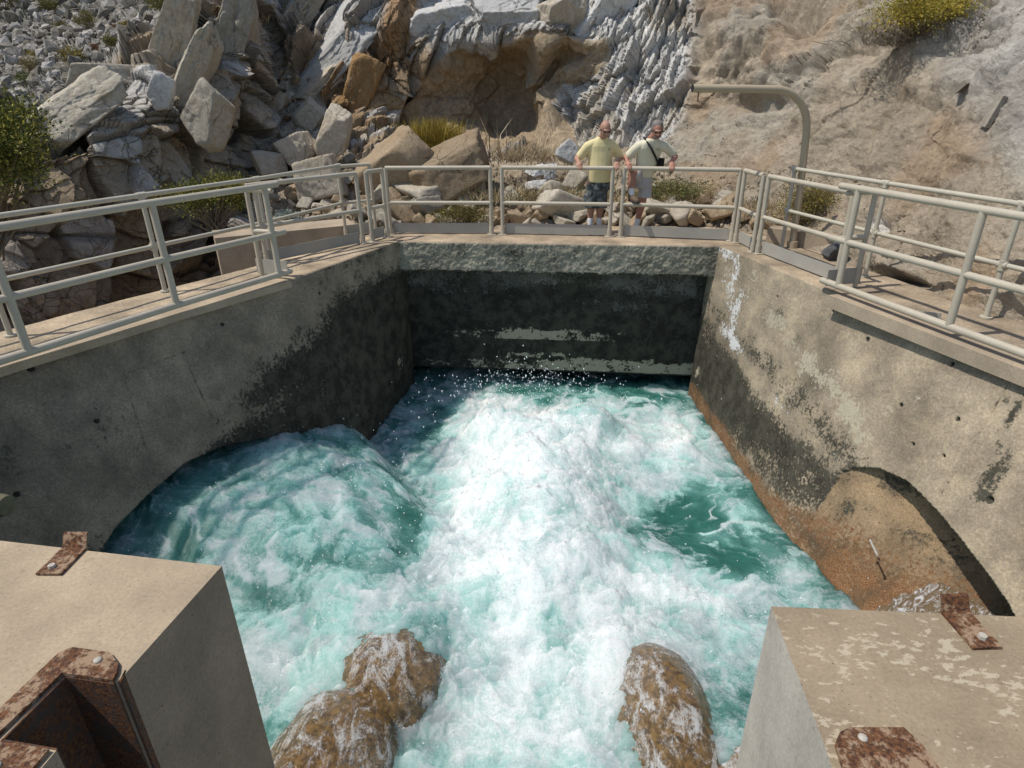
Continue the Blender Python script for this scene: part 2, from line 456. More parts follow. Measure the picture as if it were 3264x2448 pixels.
def wall_base_noise(P, base):
    n = fbm(P*1.3, 4, 5)[:, None]
    return np.clip(np.array(base)[None]*(1 + .28*n), 0, 1)

def side_wall(name, label, T, B, sg, arch, rec_f, y0, y1, deck_w, wear_f, holes, joints, base, top_base):
    ys = np.arange(y0, y1, .010)
    zs = np.concatenate([np.linspace(-3.3, -.02, 330)])
    Y, Z = np.meshgrid(ys, zs)
    t = np.clip(-Z/2.6, 0, 1.0)
    X = T(Y) + (B(Y) - T(Y))*t
    za = arch(Y); under = (Z < za) & (Y > arch.lo) & (Y < arch.hi)
    rec = rec_f(Y, Z, za)
    X = X + np.where(under, sg*rec, 0)
    wear = wear_f(Y, Z, under)
    p = np.stack([X, Y, Z], -1).reshape(-1, 3)
    rough = fbm(p*np.array([9, 9, 9]), 4, 3).reshape(Y.shape)*.006 + fbm(p*3, 3, 9).reshape(Y.shape)*.008
    X = X + sg*rough
    for hy, hz, r in holes:
        d = np.exp(-(((Y-hy)**2 + (Z-hz)**2)/r**2)**2)
        X = X + sg*d*.05; wear[..., 0] += d*1.2  # algae weight raised in the holes to paint their shade
    for (ya, za_, yb, zb, w, k) in joints:
        L2 = (yb-ya)**2 + (zb-za_)**2
        u = np.clip(((Y-ya)*(yb-ya) + (Z-za_)*(zb-za_))/L2, 0, 1)
        d = np.hypot(Y - ya - u*(yb-ya), Z - za_ - u*(zb-za_))
        g = np.exp(-(d/w)**2); X = X + sg*g*.012; wear[..., 0] += g*k
    front = np.stack([X, Y, Z], -1)
    bcol = wall_base_noise(front.reshape(-1, 3), base).reshape(Y.shape + (3,))
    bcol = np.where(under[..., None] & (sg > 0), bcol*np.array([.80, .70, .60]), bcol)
    # rounded arris, deck across the top, outer face
    rows = []; rb = []
    dT = np.gradient(T(ys), ys); nx, ny = 1/np.hypot(1, dT), -dT/np.hypot(1, dT)
    xt = T(ys)
    def outrow(off, z):
        return np.stack([xt + sg*nx*off, ys + sg*ny*off, np.full_like(ys, z)], -1)
    for off, z in [(.004, -.012), (.010, -.004), (.02, 0.0)] + [(k, 0.0) for k in np.linspace(.05, deck_w, 36)] + [(deck_w+.01, -.01), (deck_w+.012, -.3), (deck_w+.03, -3.2)]:
        rows.append(outrow(off, z))
    R = np.stack(rows, 0)
    q = R.reshape(-1, 3)
    nz = fbm(q*4, 4, 21).reshape(R.shape[:2])
    R[4:39, :, 2] += nz[4:39]*.006
    w2 = np.zeros(R.shape[:2] + (4,)); 
    w2[..., 0] = .03 + .12*fbm(q*1.2, 3, 23).reshape(R.shape[:2])
    w2[..., 1] = -.1
    b2 = wall_base_noise(q, top_base).reshape(R.shape)
    P = np.concatenate([front, R], 0)
    W = np.concatenate([wear, w2], 0); Bc = np.concatenate([bcol, b2], 0)
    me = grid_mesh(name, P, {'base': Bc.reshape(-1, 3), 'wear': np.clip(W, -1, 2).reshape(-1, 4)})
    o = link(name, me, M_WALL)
    return tag(o, label, 'wall')

class Arch:
    def __init__(s, f, lo, hi): s.f, s.lo, s.hi = f, lo, hi
    def __call__(s, y): return s.f(y)

def seg_d(Y, Z, pts):
    d = np.full(Y.shape, 9.0)
    for (ya, za), (yb, zb) in zip(pts[:-1], pts[1:]):
        L2 = (yb-ya)**2 + (zb-za)**2
        u = np.clip(((Y-ya)*(yb-ya) + (Z-za)*(zb-za))/L2, 0, 1)
        d = np.minimum(d, np.hypot(Y - ya - u*(yb-ya), Z - za - u*(zb-za)))
    return d

def wear_right(Y, Z, under):
    w = np.zeros(Y.shape + (4,))
    p = np.stack([Y*1.4, Z*1.8, 0*Y], -1).reshape(-1, 3)
    m1 = fbm(p, 5, 71).reshape(Y.shape); m2 = fbm(p*2.6, 5, 72).reshape(Y.shape)
    d0 = seg_d(Y, Z, [(9.9, -1.75), (8.3, -1.85), (6.5, -2.0), (5.6, -1.85)]) + .10*m1
    d1 = seg_d(Y, Z, [(9.6, -.95), (7.4, -1.22), (6.0, -1.40)]) + .10*m1
    w[..., 0] = .13 + .16*m2 + .52*np.exp(-(d0/.55)**2) + .24*np.exp(-(d1/.34)**2)
    w[..., 0] += .30*sstep(-1.5, -2.3, Z)*sstep(6.3, 8.5, Y) + .10*sstep(7.2, 9.2, Y)
    w[..., 0] += .42*blob(Y, Z, 7.75, -.50, .22, .12) + .40*blob(Y, Z, 7.25, -.70, .22, .16) + .3*blob(Y, Z, 6.7, -.95, .3, .14)
    w[..., 0] -= .25*np.exp(-(seg_d(Y, Z, [(9.0, -1.25), (7.0, -1.55), (5.8, -1.62)])/.13)**2)
    w[..., 1] = -.22 + .22*m2 + .68*np.exp(-((seg_d(Y, Z, [(8.7, -.30), (7.6, -.60), (7.1, -.86), (6.3, -1.02), (5.75, -1.2)]) + .10*m1)/.30)**2)
    w[..., 1] += .42*blob(Y, Z, 5.6, -.62, 1.2, .45) + .8*blob(Y, Z, 9.5, -2.1, .12, .2)
    edge = -2.42 + .50*sstep(6.6, 4.9, Y) + .10*m1
    w[..., 2] = -.35 + 1.0*sstep(edge+.26, edge-.10, Z)
    w[..., 2] += .35*blob(Y, Z, 5.2, -1.9, .7, .25)
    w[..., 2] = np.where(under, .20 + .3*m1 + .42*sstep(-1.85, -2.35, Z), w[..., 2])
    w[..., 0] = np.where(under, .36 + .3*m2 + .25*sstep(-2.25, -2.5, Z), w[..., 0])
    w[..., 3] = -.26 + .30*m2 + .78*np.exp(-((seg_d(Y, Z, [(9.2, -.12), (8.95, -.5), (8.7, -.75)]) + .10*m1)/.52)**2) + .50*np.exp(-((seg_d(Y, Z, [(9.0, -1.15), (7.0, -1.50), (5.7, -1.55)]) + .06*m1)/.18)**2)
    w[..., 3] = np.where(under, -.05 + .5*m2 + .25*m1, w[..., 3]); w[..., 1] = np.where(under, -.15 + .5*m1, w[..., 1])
    d = seg_d(Y, Z, [(4.70, -.30), (4.50, -.75), (4.42, -1.05)])
    fr = fbm(np.stack([Y*14, Z*3, Z*0], -1).reshape(-1, 3), 4, 77).reshape(Y.shape)
    w[..., 0] += .40*np.exp(-(d/.10)**2)*(1 + 1.0*fr)
    for hy, hz in ((4.72, -1.02), (4.2, -.85), (5.3, -.62), (5.9, -1.38)):
        w[..., 2] += .9*blob(Y, Z, hy, hz, .02, .05)
    return w

def wear_left(Y, Z, under):
    w = np.zeros(Y.shape + (4,))
    p = np.stack([Y*1.4, Z*1.8, 0*Y+7], -1).reshape(-1, 3)
    m1 = fbm(p, 5, 81).reshape(Y.shape); m2 = fbm(p*2.6, 5, 82).reshape(Y.shape)
    line = np.interp(Y, [5.3, 6.3, 7.3, 8.6, 9.5, 10.2], [-1.9, -1.35, -.95, -.70, -.55, -.5]) + .14*m1
    w[..., 0] = .14 + .16*m2 + .58*sstep(line+.45, line-.25, Z) + .30*sstep(6.8, 9.2, Y)
    w[..., 0] += .16*blob(Y, Z, 5.0, -.9, 1.2, .5)
    w[..., 0] -= .22*blob(Y, Z, 10.0, -.35, .5, .28) + .25*blob(Y, Z, 6.4, -1.35, .8, .12)
    w[..., 1] = -.6 + 1.15*blob(Y, Z, 9.8, -2.0, .32, .24) + .60*blob(Y, Z, 6.3, -1.30, .9, .14) + .35*blob(Y, Z, 8.6, -1.2, .5, .5) + .15*m2
    w[..., 2] = -.5
    w[..., 3] = -.45 + .50*blob(Y, Z, 9.7, -.35, .6, .35) + .38*blob(Y, Z, 8.4, -.45, .9, .3) + .15*m2
    w[..., 0] = np.where(under, .95, w[..., 0])  # recess under the arch set evenly dark
    return w

right_wall = side_wall('basin_wall', 'sunlit flared concrete basin wall with white and orange stains, water at its foot', RT, RB, 1,
    Arch(RARCH, 2.5, 5.7), lambda Y, Z, za: 1.05*sstep(5.75, 4.0, Y)*np.clip((Z+2.75)/(za+2.75), 0, 1)**.8 + .02,
    -.8, 9.75, 1.08, wear_right,
    [(6.3, -.33, .022), (5.35, -.22, .02), (5.55, -.75, .018), (5.0, -.62, .018), (4.9, -.95, .016), (4.35, -1.05, .025), (6.9, -.2, .016), (7.9, -.33, .016), (5.2, -1.0, .016)],
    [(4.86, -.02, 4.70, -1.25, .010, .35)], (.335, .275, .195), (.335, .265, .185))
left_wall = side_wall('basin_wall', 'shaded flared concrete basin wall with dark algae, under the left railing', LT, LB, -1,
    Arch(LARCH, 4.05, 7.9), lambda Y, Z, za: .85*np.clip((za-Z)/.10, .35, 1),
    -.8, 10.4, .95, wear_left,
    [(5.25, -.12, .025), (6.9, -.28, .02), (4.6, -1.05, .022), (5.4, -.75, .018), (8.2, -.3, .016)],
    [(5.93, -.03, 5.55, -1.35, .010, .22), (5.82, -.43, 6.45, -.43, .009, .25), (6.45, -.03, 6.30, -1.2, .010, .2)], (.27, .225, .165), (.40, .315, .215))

# ------------------------------------------------------------------ headwall across the back
HA, HBk = np.array([-1.81, 10.12]), np.array([3.21, 9.52])
_d = (HBk-HA); HL = np.linalg.norm(_d); HE = _d/HL; HN = np.array([-HE[1], HE[0]])   # HN points away from the camera
def hpt(s, off, z): return np.stack([HA[0] + HE[0]*s + HN[0]*off, HA[1] + HE[1]*s + HN[1]*off, z + 0*s], -1)
head = empty('headwall', (0.7, 9.85, -1.2), 'concrete headwall beam over a dark recessed panel at the back of the basin', 'wall')
ss = np.arange(-.30, HL+.30, .012)
prof = [(.36, -.50)] + [(k, -.5) for k in np.linspace(.3, .02, 10)] + [(0.0, z) for z in np.linspace(-.49, -.03, 40)] + [(.006, -.012), (.02, 0)] + [(k, 0) for k in np.linspace(.06, 1.5, 40)]
S, Pi = np.meshgrid(ss, np.arange(len(prof)))
off = np.array([p[0] for p in prof])[Pi]; zz = np.array([p[1] for p in prof])[Pi]
PB = hpt(S, off, zz)
q = PB.reshape(-1, 3)
fr = (fbm(q*14, 4, 31)*.020 + fbm(q*42, 2, 32)*.008).reshape(S.shape)
isf = (off < .001)
PB[..., 0] -= HN[0]*np.where(isf, fr+.01, 0); PB[..., 1] -= HN[1]*np.where(isf, fr+.01, 0)
PB[..., 2] += np.where(off > .03, .004*fbm(q*3, 3, 33).reshape(S.shape), 0) * (zz > -.1)
W = np.zeros(S.shape + (4,)); W[..., 0] = np.where(zz < -.02, .34 + .22*fbm(q*6, 3, 34).reshape(S.shape), 0.0); W[..., 1] = np.where(zz < -.02, .12, -.2)
W[..., 0] += np.where(zz < -.46, .3, 0) ; W[..., 3] = -.4; W[..., 2] = -.4
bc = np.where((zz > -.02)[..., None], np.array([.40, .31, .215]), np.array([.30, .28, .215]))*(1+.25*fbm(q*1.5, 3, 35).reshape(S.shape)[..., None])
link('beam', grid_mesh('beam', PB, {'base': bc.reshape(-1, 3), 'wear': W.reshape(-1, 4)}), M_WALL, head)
zs = np.linspace(-2.36, -.35, 150); ss2 = np.arange(-.22, HL+.12, .012)
S, Z = np.meshgrid(ss2, zs); PP = hpt(S, .36 + 0*S, Z); q = PP.reshape(-1, 3)
n = fbm(q*np.array([9, 9, 5]), 4, 41).reshape(S.shape); PP[..., 1] -= n*.008
u = (S-.1)/(HL-.1)
W = np.zeros(S.shape + (4,))
n2 = fbm(q*np.array([2.2, 2.2, 3.0]), 4, 44).reshape(S.shape)
W[..., 0] = .90 + .25*n2 - .40*sstep(-1.02, -.78, Z + .14*n2 + .07*np.sin(u*9)) + .12*n
W[..., 0] -= .25*blob(u, Z, .72, -1.1, .2, .16)
n3 = fbm(q*np.array([5, 5, 7]), 5, 45, .6).reshape(S.shape)
band1 = sstep(-1.80, -1.77, Z)*sstep(-1.44, -1.60, Z + .14*n3)*(.45+.55*blob(u, Z*0, .45, 0, .42, 1))
band2 = sstep(-2.36, -2.34, Z)*sstep(-1.98, -2.16, Z + .16*n3)*(.6+.4*blob(u, Z*0, .75, 0, .6, 1))
band3 = blob(Z, u, -2.02, .45, .06, .18)
W[..., 1] = -.9 + .55*n3 + 1.52*band1 + 1.62*band2 + 1.15*band3
W[..., 0] -= .1*(W[..., 1] > .4)
W[..., 2] = -.6; W[..., 3] = -.6
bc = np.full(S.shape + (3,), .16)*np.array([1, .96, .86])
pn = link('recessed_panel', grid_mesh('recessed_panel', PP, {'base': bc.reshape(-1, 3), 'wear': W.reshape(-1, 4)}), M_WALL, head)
bm = bmesh.new()
def hbox(bm, s0, s1, o0, o1, z0, z1):
    c = HA + HE*(s0+s1)/2 + HN*(o0+o1)/2
    box(bm, (c[0], c[1], (z0+z1)/2), (HE[0]*(s1-s0)/2, HE[1]*(s1-s0)/2, 0), (HN[0]*(o1-o0)/2, HN[1]*(o1-o0)/2, 0), (0, 0, (z1-z0)/2))
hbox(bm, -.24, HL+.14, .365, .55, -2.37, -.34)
obj('gate_lintel', bm, M_DARK, head)  # panel backing takes the same near-black shade colour
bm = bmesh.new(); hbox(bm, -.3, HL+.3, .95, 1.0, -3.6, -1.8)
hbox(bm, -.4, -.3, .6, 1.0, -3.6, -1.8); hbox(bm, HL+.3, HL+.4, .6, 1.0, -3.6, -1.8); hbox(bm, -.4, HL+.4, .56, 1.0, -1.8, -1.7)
obj('culvert_shade_box', bm, M_DARK, head)  # dark box added for the shade seen through the gate opening

# ------------------------------------------------------------------ projecting ledges under the big railings
bm = bmesh.new()
prism(bm, [(3.64, 6.86), (4.06, 5.36), (4.26, 4.66), (5.02, 2.0), (5.62, -.5), (5.95, -.5), (5.32, 2.2), (4.64, 4.66), (4.0, 6.95)], -.135, .005)
bevel(bm, .03, 3)
tag(obj('ledge', bm, M_SLAB, None, 40), 'thin sunlit concrete ledge jutting over the stained right basin wall', 'ledge')
bm = bmesh.new()
prism(bm, [(-2.80, 7.74), (-3.60, 6.5), (-4.04, 5.72), (-4.40, 5.12), (-5.80, 2.5), (-7.5, -.6), (-7.9, -.6), (-6.2, 2.6), (-4.8, 5.1), (-4.02, 6.5), (-3.12, 7.80)], -.08, .005)
bevel(bm, .02, 3)
tag(obj('ledge', bm, M_SLAB, None, 40), 'thin concrete ledge along the top of the shaded left basin wall', 'ledge')

# ------------------------------------------------------------------ piers with gate slots in the foreground
def pier(name, label, poly, face_mat_fn, mats):
    bm = bmesh.new(); prism(bm, poly, -3.4, 0)
    bevel(bm, .010, 2)
    bmesh.ops.recalc_face_normals(bm, faces=bm.faces)
    for f in bm.faces: f.material_index = face_mat_fn(f)
    o = obj(name, bm, mats, None, 40)
    return o
pl = empty('concrete_pier', (-1.6, 1.9, 0), 'tan concrete gate pier with shaded face, at the lower left', 'pier')
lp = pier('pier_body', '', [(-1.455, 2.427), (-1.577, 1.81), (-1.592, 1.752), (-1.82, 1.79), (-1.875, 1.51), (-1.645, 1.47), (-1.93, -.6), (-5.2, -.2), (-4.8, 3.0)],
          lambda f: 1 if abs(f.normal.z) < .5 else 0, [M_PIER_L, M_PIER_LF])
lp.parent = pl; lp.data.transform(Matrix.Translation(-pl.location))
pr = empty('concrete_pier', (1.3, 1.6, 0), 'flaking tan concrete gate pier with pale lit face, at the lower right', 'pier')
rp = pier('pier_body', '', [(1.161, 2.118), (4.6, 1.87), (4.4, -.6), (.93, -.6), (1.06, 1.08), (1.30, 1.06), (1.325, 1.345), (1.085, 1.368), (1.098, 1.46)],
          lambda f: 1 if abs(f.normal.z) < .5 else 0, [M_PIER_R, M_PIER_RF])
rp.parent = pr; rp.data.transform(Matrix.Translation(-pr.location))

def plate(bm, poly, z0, z1): prism(bm, poly, z0, z1)
def slot_frame(label, plates, lining, bolts, mat):
    r = empty('slot_frame', (plates[0][0][0], plates[0][0][1], 0), label, 'steel frame')
    bm = bmesh.new()
    for p in plates: prism(bm, p, .002, .020)
    bevel(bm, .003, 1); obj('top_plate', bm, mat, r)
    bm = bmesh.new()
    for (a, b_, n_) in lining:
        a, b_, n_ = Vector((*a, 0)), Vector((*b_, 0)), Vector((*n_, 0)); c = (a+b_)/2 + n_*.004
        box(bm, (c.x, c.y, -1.6), (b_-a)/2, n_*.004, (0, 0, 1.6))
    obj('slot_lining', bm, M_RUST_SHADE, r)
    for (x, y) in bolts:
        bm = bmesh.new(); ell(bm, (x, y, .022), (.017, .017, .010)); obj('bolt', bm, M_BOLT if mat is M_RUST else M_RUST, r, 60)
    return r
slot_frame('rusty U-shaped steel frame round the open slot in the shaded left pier',
    [[(-1.606, 1.79), (-1.625, 1.83), (-1.69, 1.885), (-1.865, 1.915), (-1.905, 1.885), (-2.02, 1.34), (-1.935, 1.33), (-1.825, 1.785), (-1.60, 1.748)],
     [(-1.93, 1.325), (-1.892, 1.50), (-1.66, 1.462), (-1.69, 1.27)]],
    [((-1.598, 1.752), (-1.818, 1.789), (-.16, -.98)), ((-1.82, 1.79), (-1.875, 1.512), (.98, -.19)), ((-1.873, 1.508), (-1.648, 1.47), (.16, .98)),
     ((-1.592, 1.81), (-1.585, 1.756), (1, .1))],
    [(-1.715, 1.843), (-1.80, 1.40)], M_RUST)
slot_frame('brown rusty rounded steel frame at the gate slot of the flaking right pier',
    [[(1.118, 1.39), (1.13, 1.452), (1.165, 1.492), (1.21, 1.51), (1.405, 1.508), (1.432, 1.44), (1.438, 1.37), (1.425, .95), (1.31, .95), (1.33, 1.35), (1.115, 1.362)]],
    [((1.085, 1.366), (1.325, 1.343), (0, -1)), ((1.325, 1.343), (1.30, 1.06), (-1, .1)), ((1.30, 1.062), (1.06, 1.082), (0, 1))],
    [(1.235, 1.468)], M_RUST)

def clip_bracket(label, c, ang, bolt_off, tilt, size=(.062, .105)):
    r = empty('angle_bracket', c, label, 'bracket')
    m = Matrix.Rotation(ang, 4, 'Z')
    def T(p): return Vector(c) + (m @ Vector(p))
    bm = bmesh.new(); w, l = size
    box(bm, T((0, 0, .009)), m @ Vector((w, 0, 0)), m @ Vector((.0, l, 0)), (0, 0, .006))
    bevel(bm, .002, 1); obj('flat_plate', bm, M_RUST, r)
    bm = bmesh.new()
    box(bm, T((0, l+.003, .040 if tilt > 0 else .03)), m @ Vector((w, 0, 0)), m @ Vector((0, .005, .003)), m @ Vector((0, .022, .036)))
    obj('upright_flange', bm, M_RUST, r)
    bm = bmesh.new(); p = T((bolt_off[0], bolt_off[1], .014))
    bmesh.ops.create_cone(bm, segments=6, radius1=.019, radius2=.017, depth=.018, cap_ends=True, matrix=Matrix.Translation(p + Vector((0, 0, .008))))
    obj('hex_bolt', bm, M_BOLT, r)
    return r
clip_bracket('rusty angle bracket with grey bolt on the shaded left pier', (-2.275, 2.475, 0), -.02, (-.01, -.06), 1)
clip_bracket('rust-blotched angle bracket with pale bolt on the flaking right pier', (1.958, 1.968, 0), .02, (.01, -.055), 1)

# ------------------------------------------------------------------ walkway slabs behind the basin
bm = bmesh.new()
prism(bm, [(-2.75, 10.3), (-2.05, 11.2), (1.0, 11.05), (3.9, 10.6), (4.9, 10.4), (5.4, 9.2), (4.4, 8.9), (3.6, 10.0), (.7, 10.6)], -.3, -.012)
tag(obj('walkway', bm, M_SLAB, None, 40), kind='structure')
bm = bmesh.new()
prism(bm, [(-60, -10), (60, -10), (80, 120), (-80, 120)], -8.2, -8)
tag(obj('ground', bm, M_GREY), kind='structure')
bm = bmesh.new()
prism(bm, [(-9, -1.5), (8, -1.5), (5, 13), (-4, 13)], -4.2, -3.25)
tag(obj('basin_floor', bm, M_DARKST), kind='structure')

# wing wall beyond the left deck, low kerb wall by the davit
a, b_ = at_y(462, 505, 9.7), at_y(770, 486, 10.7)
bm = bmesh.new(); dirv = (b_-a); dirv.z = 0; nv = Vector((-dirv.y, dirv.x, 0)).normalized()
c = (a+b_)/2 + nv*.35; c.z = -1.4
box(bm, c, dirv*.5, nv*.35, (0, 0, 1.4+.16)); bevel(bm, .02, 2)
tag(obj('wing_wall', bm, M_SLAB, None, 40), 'pale concrete wing wall behind the left walkway, below the rubble', 'wall')
bm = bmesh.new(); a, b_ = Vector((4.05, 9.75, 0)), Vector((5.25, 8.75, 0)); dirv = b_-a; nv = Vector((-dirv.y, dirv.x, 0)).normalized()
c = (a+b_)/2; c.z = .03
box(bm, c, dirv*.5, nv*.14, (0, 0, .20)); bevel(bm, .02, 2)
tag(obj('low_wall', bm, M_SLAB, None, 40), 'low concrete kerb wall between the davit and the right cliff', 'wall')

# ------------------------------------------------------------------ railings
def railing(name, label, pts, bz=0.0, h=1.07, r=.033, mid=.52, ext=(0, 0), mat=None, toe=None, posts=None, bottom=False,
            plates=True, group='pipe railing sections', toe_side=1, coupl=False, flange=False, round_end=False):
    mat = mat or M_RAIL
    P = [Vector((p[0], p[1], 0)) for p in pts]
    root = empty(name, (P[0].x, P[0].y, bz), label, 'railing', group)
    d0 = (P[0]-P[1]).normalized(); d1 = (P[-1]-P[-2]).normalized()
    line = [P[0] + d0*ext[0]] + P[1:-1] + [P[-1] + d1*ext[1]]
    up = Vector((0, 0, 1))
    def run(nm, z, rr):
        bm = bmesh.new(); tube(bm, [p + up*z for p in line], rr, 16, round_end=round_end)
        obj(nm, bm, mat, root, 40)
    run('top_rail', bz+h, r); run('mid_rail', bz+mid, r*.95)
    if bottom: run('bottom_rail', bz, r)
    for p in (posts or P):
        p = Vector((p[0], p[1], 0))
        bm = bmesh.new(); tube(bm, [p + up*(bz + (.0 if bottom else .003)), p + up*(bz+h)], r*.97, 16)
        po = obj('post', bm, mat, root, 40)
        if coupl:
            for zc in (bz+mid, bz+h):
                bm = bmesh.new(); tube(bm, [p + up*(zc-.055), p + up*(zc+.045 if zc < bz+h-.1 else zc+.02)], r*1.35, 14)
                t_ = (P[1]-P[0]).normalized()
                tube(bm, [p + up*zc - t_*.05, p + up*zc + t_*.05], r*1.3, 14)
                obj('coupling', bm, mat, po, 40)
        elif not bottom:
            bm = bmesh.new(); tube(bm, [p + up*(bz+.004), p + up*(bz+.13)], r*1.18, 16); obj('socket', bm, mat, po, 40)
        if flange:
            bm = bmesh.new(); tube(bm, [p + up*(bz+.002), p + up*(bz+.02)], r*2.1, 16); obj('base_flange', bm, mat, po, 40)
    if plates:
        for p in (posts or P):
            p = Vector((p[0], p[1], 0)); bm = bmesh.new(); t_ = (P[1]-P[0]).normalized(); n_ = up.cross(t_)
            box(bm, p + up*(bz+.008), t_*.075, n_*.06, up*.006); obj('base_plate', bm, mat, root)
    if toe:
        bm = bmesh.new()
        for a, b_ in zip(line[:-1], line[1:]):
            t_ = (b_-a).normalized(); n_ = up.cross(t_)*toe_side
            c = (a+b_)/2 + n_*(r+.008) + up*(bz+.02+toe/2)
            box(bm, c, (b_-a)/2 - t_*r, n_*.004, up*(toe/2))
        obj('toe_board', bm, M_TOE, root)
    return root
XY = lambda px, py, z=0: tuple(at_z(px, py, z)[:2])
# three square panels along the headwall and the two short corner panels
b1, b2, b3, b4, b5, b6 = XY(845, 506), XY(1062, 507), XY(1086, 507), XY(1316, 512), XY(1340, 512), XY(1579, 522)
railing('railing_panel', 'square grey railing panel on the headwall, in front of the two big boulders', [b1, b2], toe=.165)
railing('railing_panel', 'square grey railing panel on the headwall under the hands of the bald man', [b3, b4], toe=.165)
railing('railing_panel', 'square grey railing panel on the headwall with a boot on its middle rail', [b5, b6], toe=.165)
railing('railing_panel', 'very narrow railing panel at the left corner of the headwall', [XY(805, 522), XY(838, 513)], toe=.165)
railing('railing_panel', 'very narrow railing panel at the right corner of the headwall', [XY(1588, 524), XY(1625, 545)], toe=.165)
dl0, dl1 = XY(578, 571), XY(785, 527)
railing('railing_panel', 'railing panel with toe board on the left wall, between corner and big tube rail', [dl0, dl1], toe=.165, ext=(.12, 0))
dr0, dr1 = XY(1636, 548), (3.93, 7.32)
railing('railing_panel', 'railing panel with toe board on the right wall, in front of the davit', [dr0, dr1], toe=.165, ext=(0, .06))
# big tube railings over the near walls, with a bottom rail
railing('tube_railing', 'large tube railing with bottom rail along the shaded left wall', [(-5.45, 2.95), (-4.27, 5.115), (-3.61, 6.45), (-2.92, 7.69)], bz=.10, r=.037, mid=.50,
        ext=(1.2, .18), bottom=True, plates=False, group='large tube railings', posts=[(-5.45, 2.95), (-4.27, 5.115), (-3.61, 6.45), (-2.92, 7.69)], round_end=True)
railing('tube_railing', 'large tube railing with bottom rail along the sunlit right wall', [(3.745, 6.89), (4.115, 5.50), (4.52, 4.05), (5.1, 2.0)], bz=.10, r=.037, mid=.50,
        ext=(.26, 1.5), bottom=True, plates=False, group='large tube railings', round_end=True)
for o in [q for q in bpy.data.objects if q.get('category') == 'railing' and q.name.startswith('tube_railing')]:
    left = o.location.x < 0
    e = Vector((-2.86, 7.80, .1)) if left else Vector((3.70, 7.06, .1))
    d = Vector((-.80, .28, 0)).normalized() if left else Vector((.95, .25, 0)).normalized()
    bm = bmesh.new(); box(bm, e + d*.22 + Vector((0, 0, .05)), d*.24, d.cross(Vector((0, 0, 1)))*.004, (0, 0, .095)); obj('return_plate', bm, M_TOE, o)
    bm = bmesh.new(); tube(bm, [e + d*.40 + Vector((0, 0, -.09)), e + d*.40 + Vector((0, 0, 1.0))], .030, 14); obj('return_post', bm, M_RAIL, o, 40)
    for z in (.50, 1.0):
        bm = bmesh.new(); tube(bm, [e + d*.03 + Vector((0, 0, z)), e + d*.40 + Vector((0, 0, z))], .030, 14, round_end=True); obj('return_rail', bm, M_RAIL, o, 40)
# clamped outer guard rails
railing('guard_railing', 'thin clamped guard railing at the outer edge of the left walkway', [(-6.7, 2.6), (-4.961, 5.80), (-4.192, 7.316), XY(585, 565), XY(748, 512)], h=1.13, r=.027, mid=.55,
        mat=M_RAILO, plates=False, coupl=True, flange=True, group='outer guard railings')
railing('guard_railing', 'thin clamped guard railing at the outer edge of the right walkway, below the cliff', [XY(1688, 536), XY(1868, 598), XY(2129, 687), (5.55, 3.6), (6.0, 1.8)], h=1.13, r=.027, mid=.55,
        mat=M_RAILO, plates=False, coupl=True, flange=True, group='outer guard railings')
e0, e1 = XY(748, 512), (-2.30, 10.75)
railing('guard_railing', 'short railing with toe board linking the left guard rail to the corner', [e0, e1], h=1.12, r=.028, mid=.55, toe=.165, plates=False, group='outer guard railings')
# small drilled lug on the right deck
bm = bmesh.new(); c = at_z(2005, 683, .02)
box(bm, c, (.10, -.045, 0), (.003, .006, 0), (0, 0, .045)); tag(obj('steel_lug', bm, M_TOE), 'small drilled steel lug standing on the right walkway beside a post', 'lug')

# ------------------------------------------------------------------ davit
dv = empty('davit_crane', (4.23, 9.3, 0), 'bent tan pipe davit standing before the right cliff', 'davit')
bm = bmesh.new(); pts = [(4.23, 9.3, -.05), (4.20, 9.3, .8), (4.15, 9.3, 1.55)]
for k in range(1, 13):
    t = math.pi/2*k/12; pts.append((4.14 - .56*(1-math.cos(t)), 9.3 - .1*(1-math.cos(t)), 1.60 + .555*math.sin(t)))
pts += [(3.2, 9.13, 2.165), (2.41, 9.0, 2.178)]
tube(bm, pts, .05, 20, caps=False); obj('pipe', bm, M_DAVIT, dv, 50)
bm = bmesh.new(); tube(bm, [(2.412, 9.0, 2.178), (2.46, 9.008, 2.177)], .047, 18); obj('bore_shade_plug', bm, M_DARK, dv)  # near-black plug painted as the shade within the pipe end
bm = bmesh.new(); cc = Vector((2.50, 9.015, 2.07)); tube(bm, [cc + Vector((.012*math.cos(t)+.0, .035*math.cos(t), .05*math.sin(t))) for t in [2*math.pi*k/18 for k in range(19)]], .008, 8, caps=False)
tube(bm, [cc + Vector((0, 0, .05)), cc + Vector((0, 0, .08))], .009, 8); obj('hook_eye', bm, M_RUST, dv, 60)
bm = bmesh.new(); tube(bm, [(4.23, 9.3, -.02), (4.225, 9.3, .10)], .075, 20); obj('socket', bm, M_DAVIT, dv, 40)

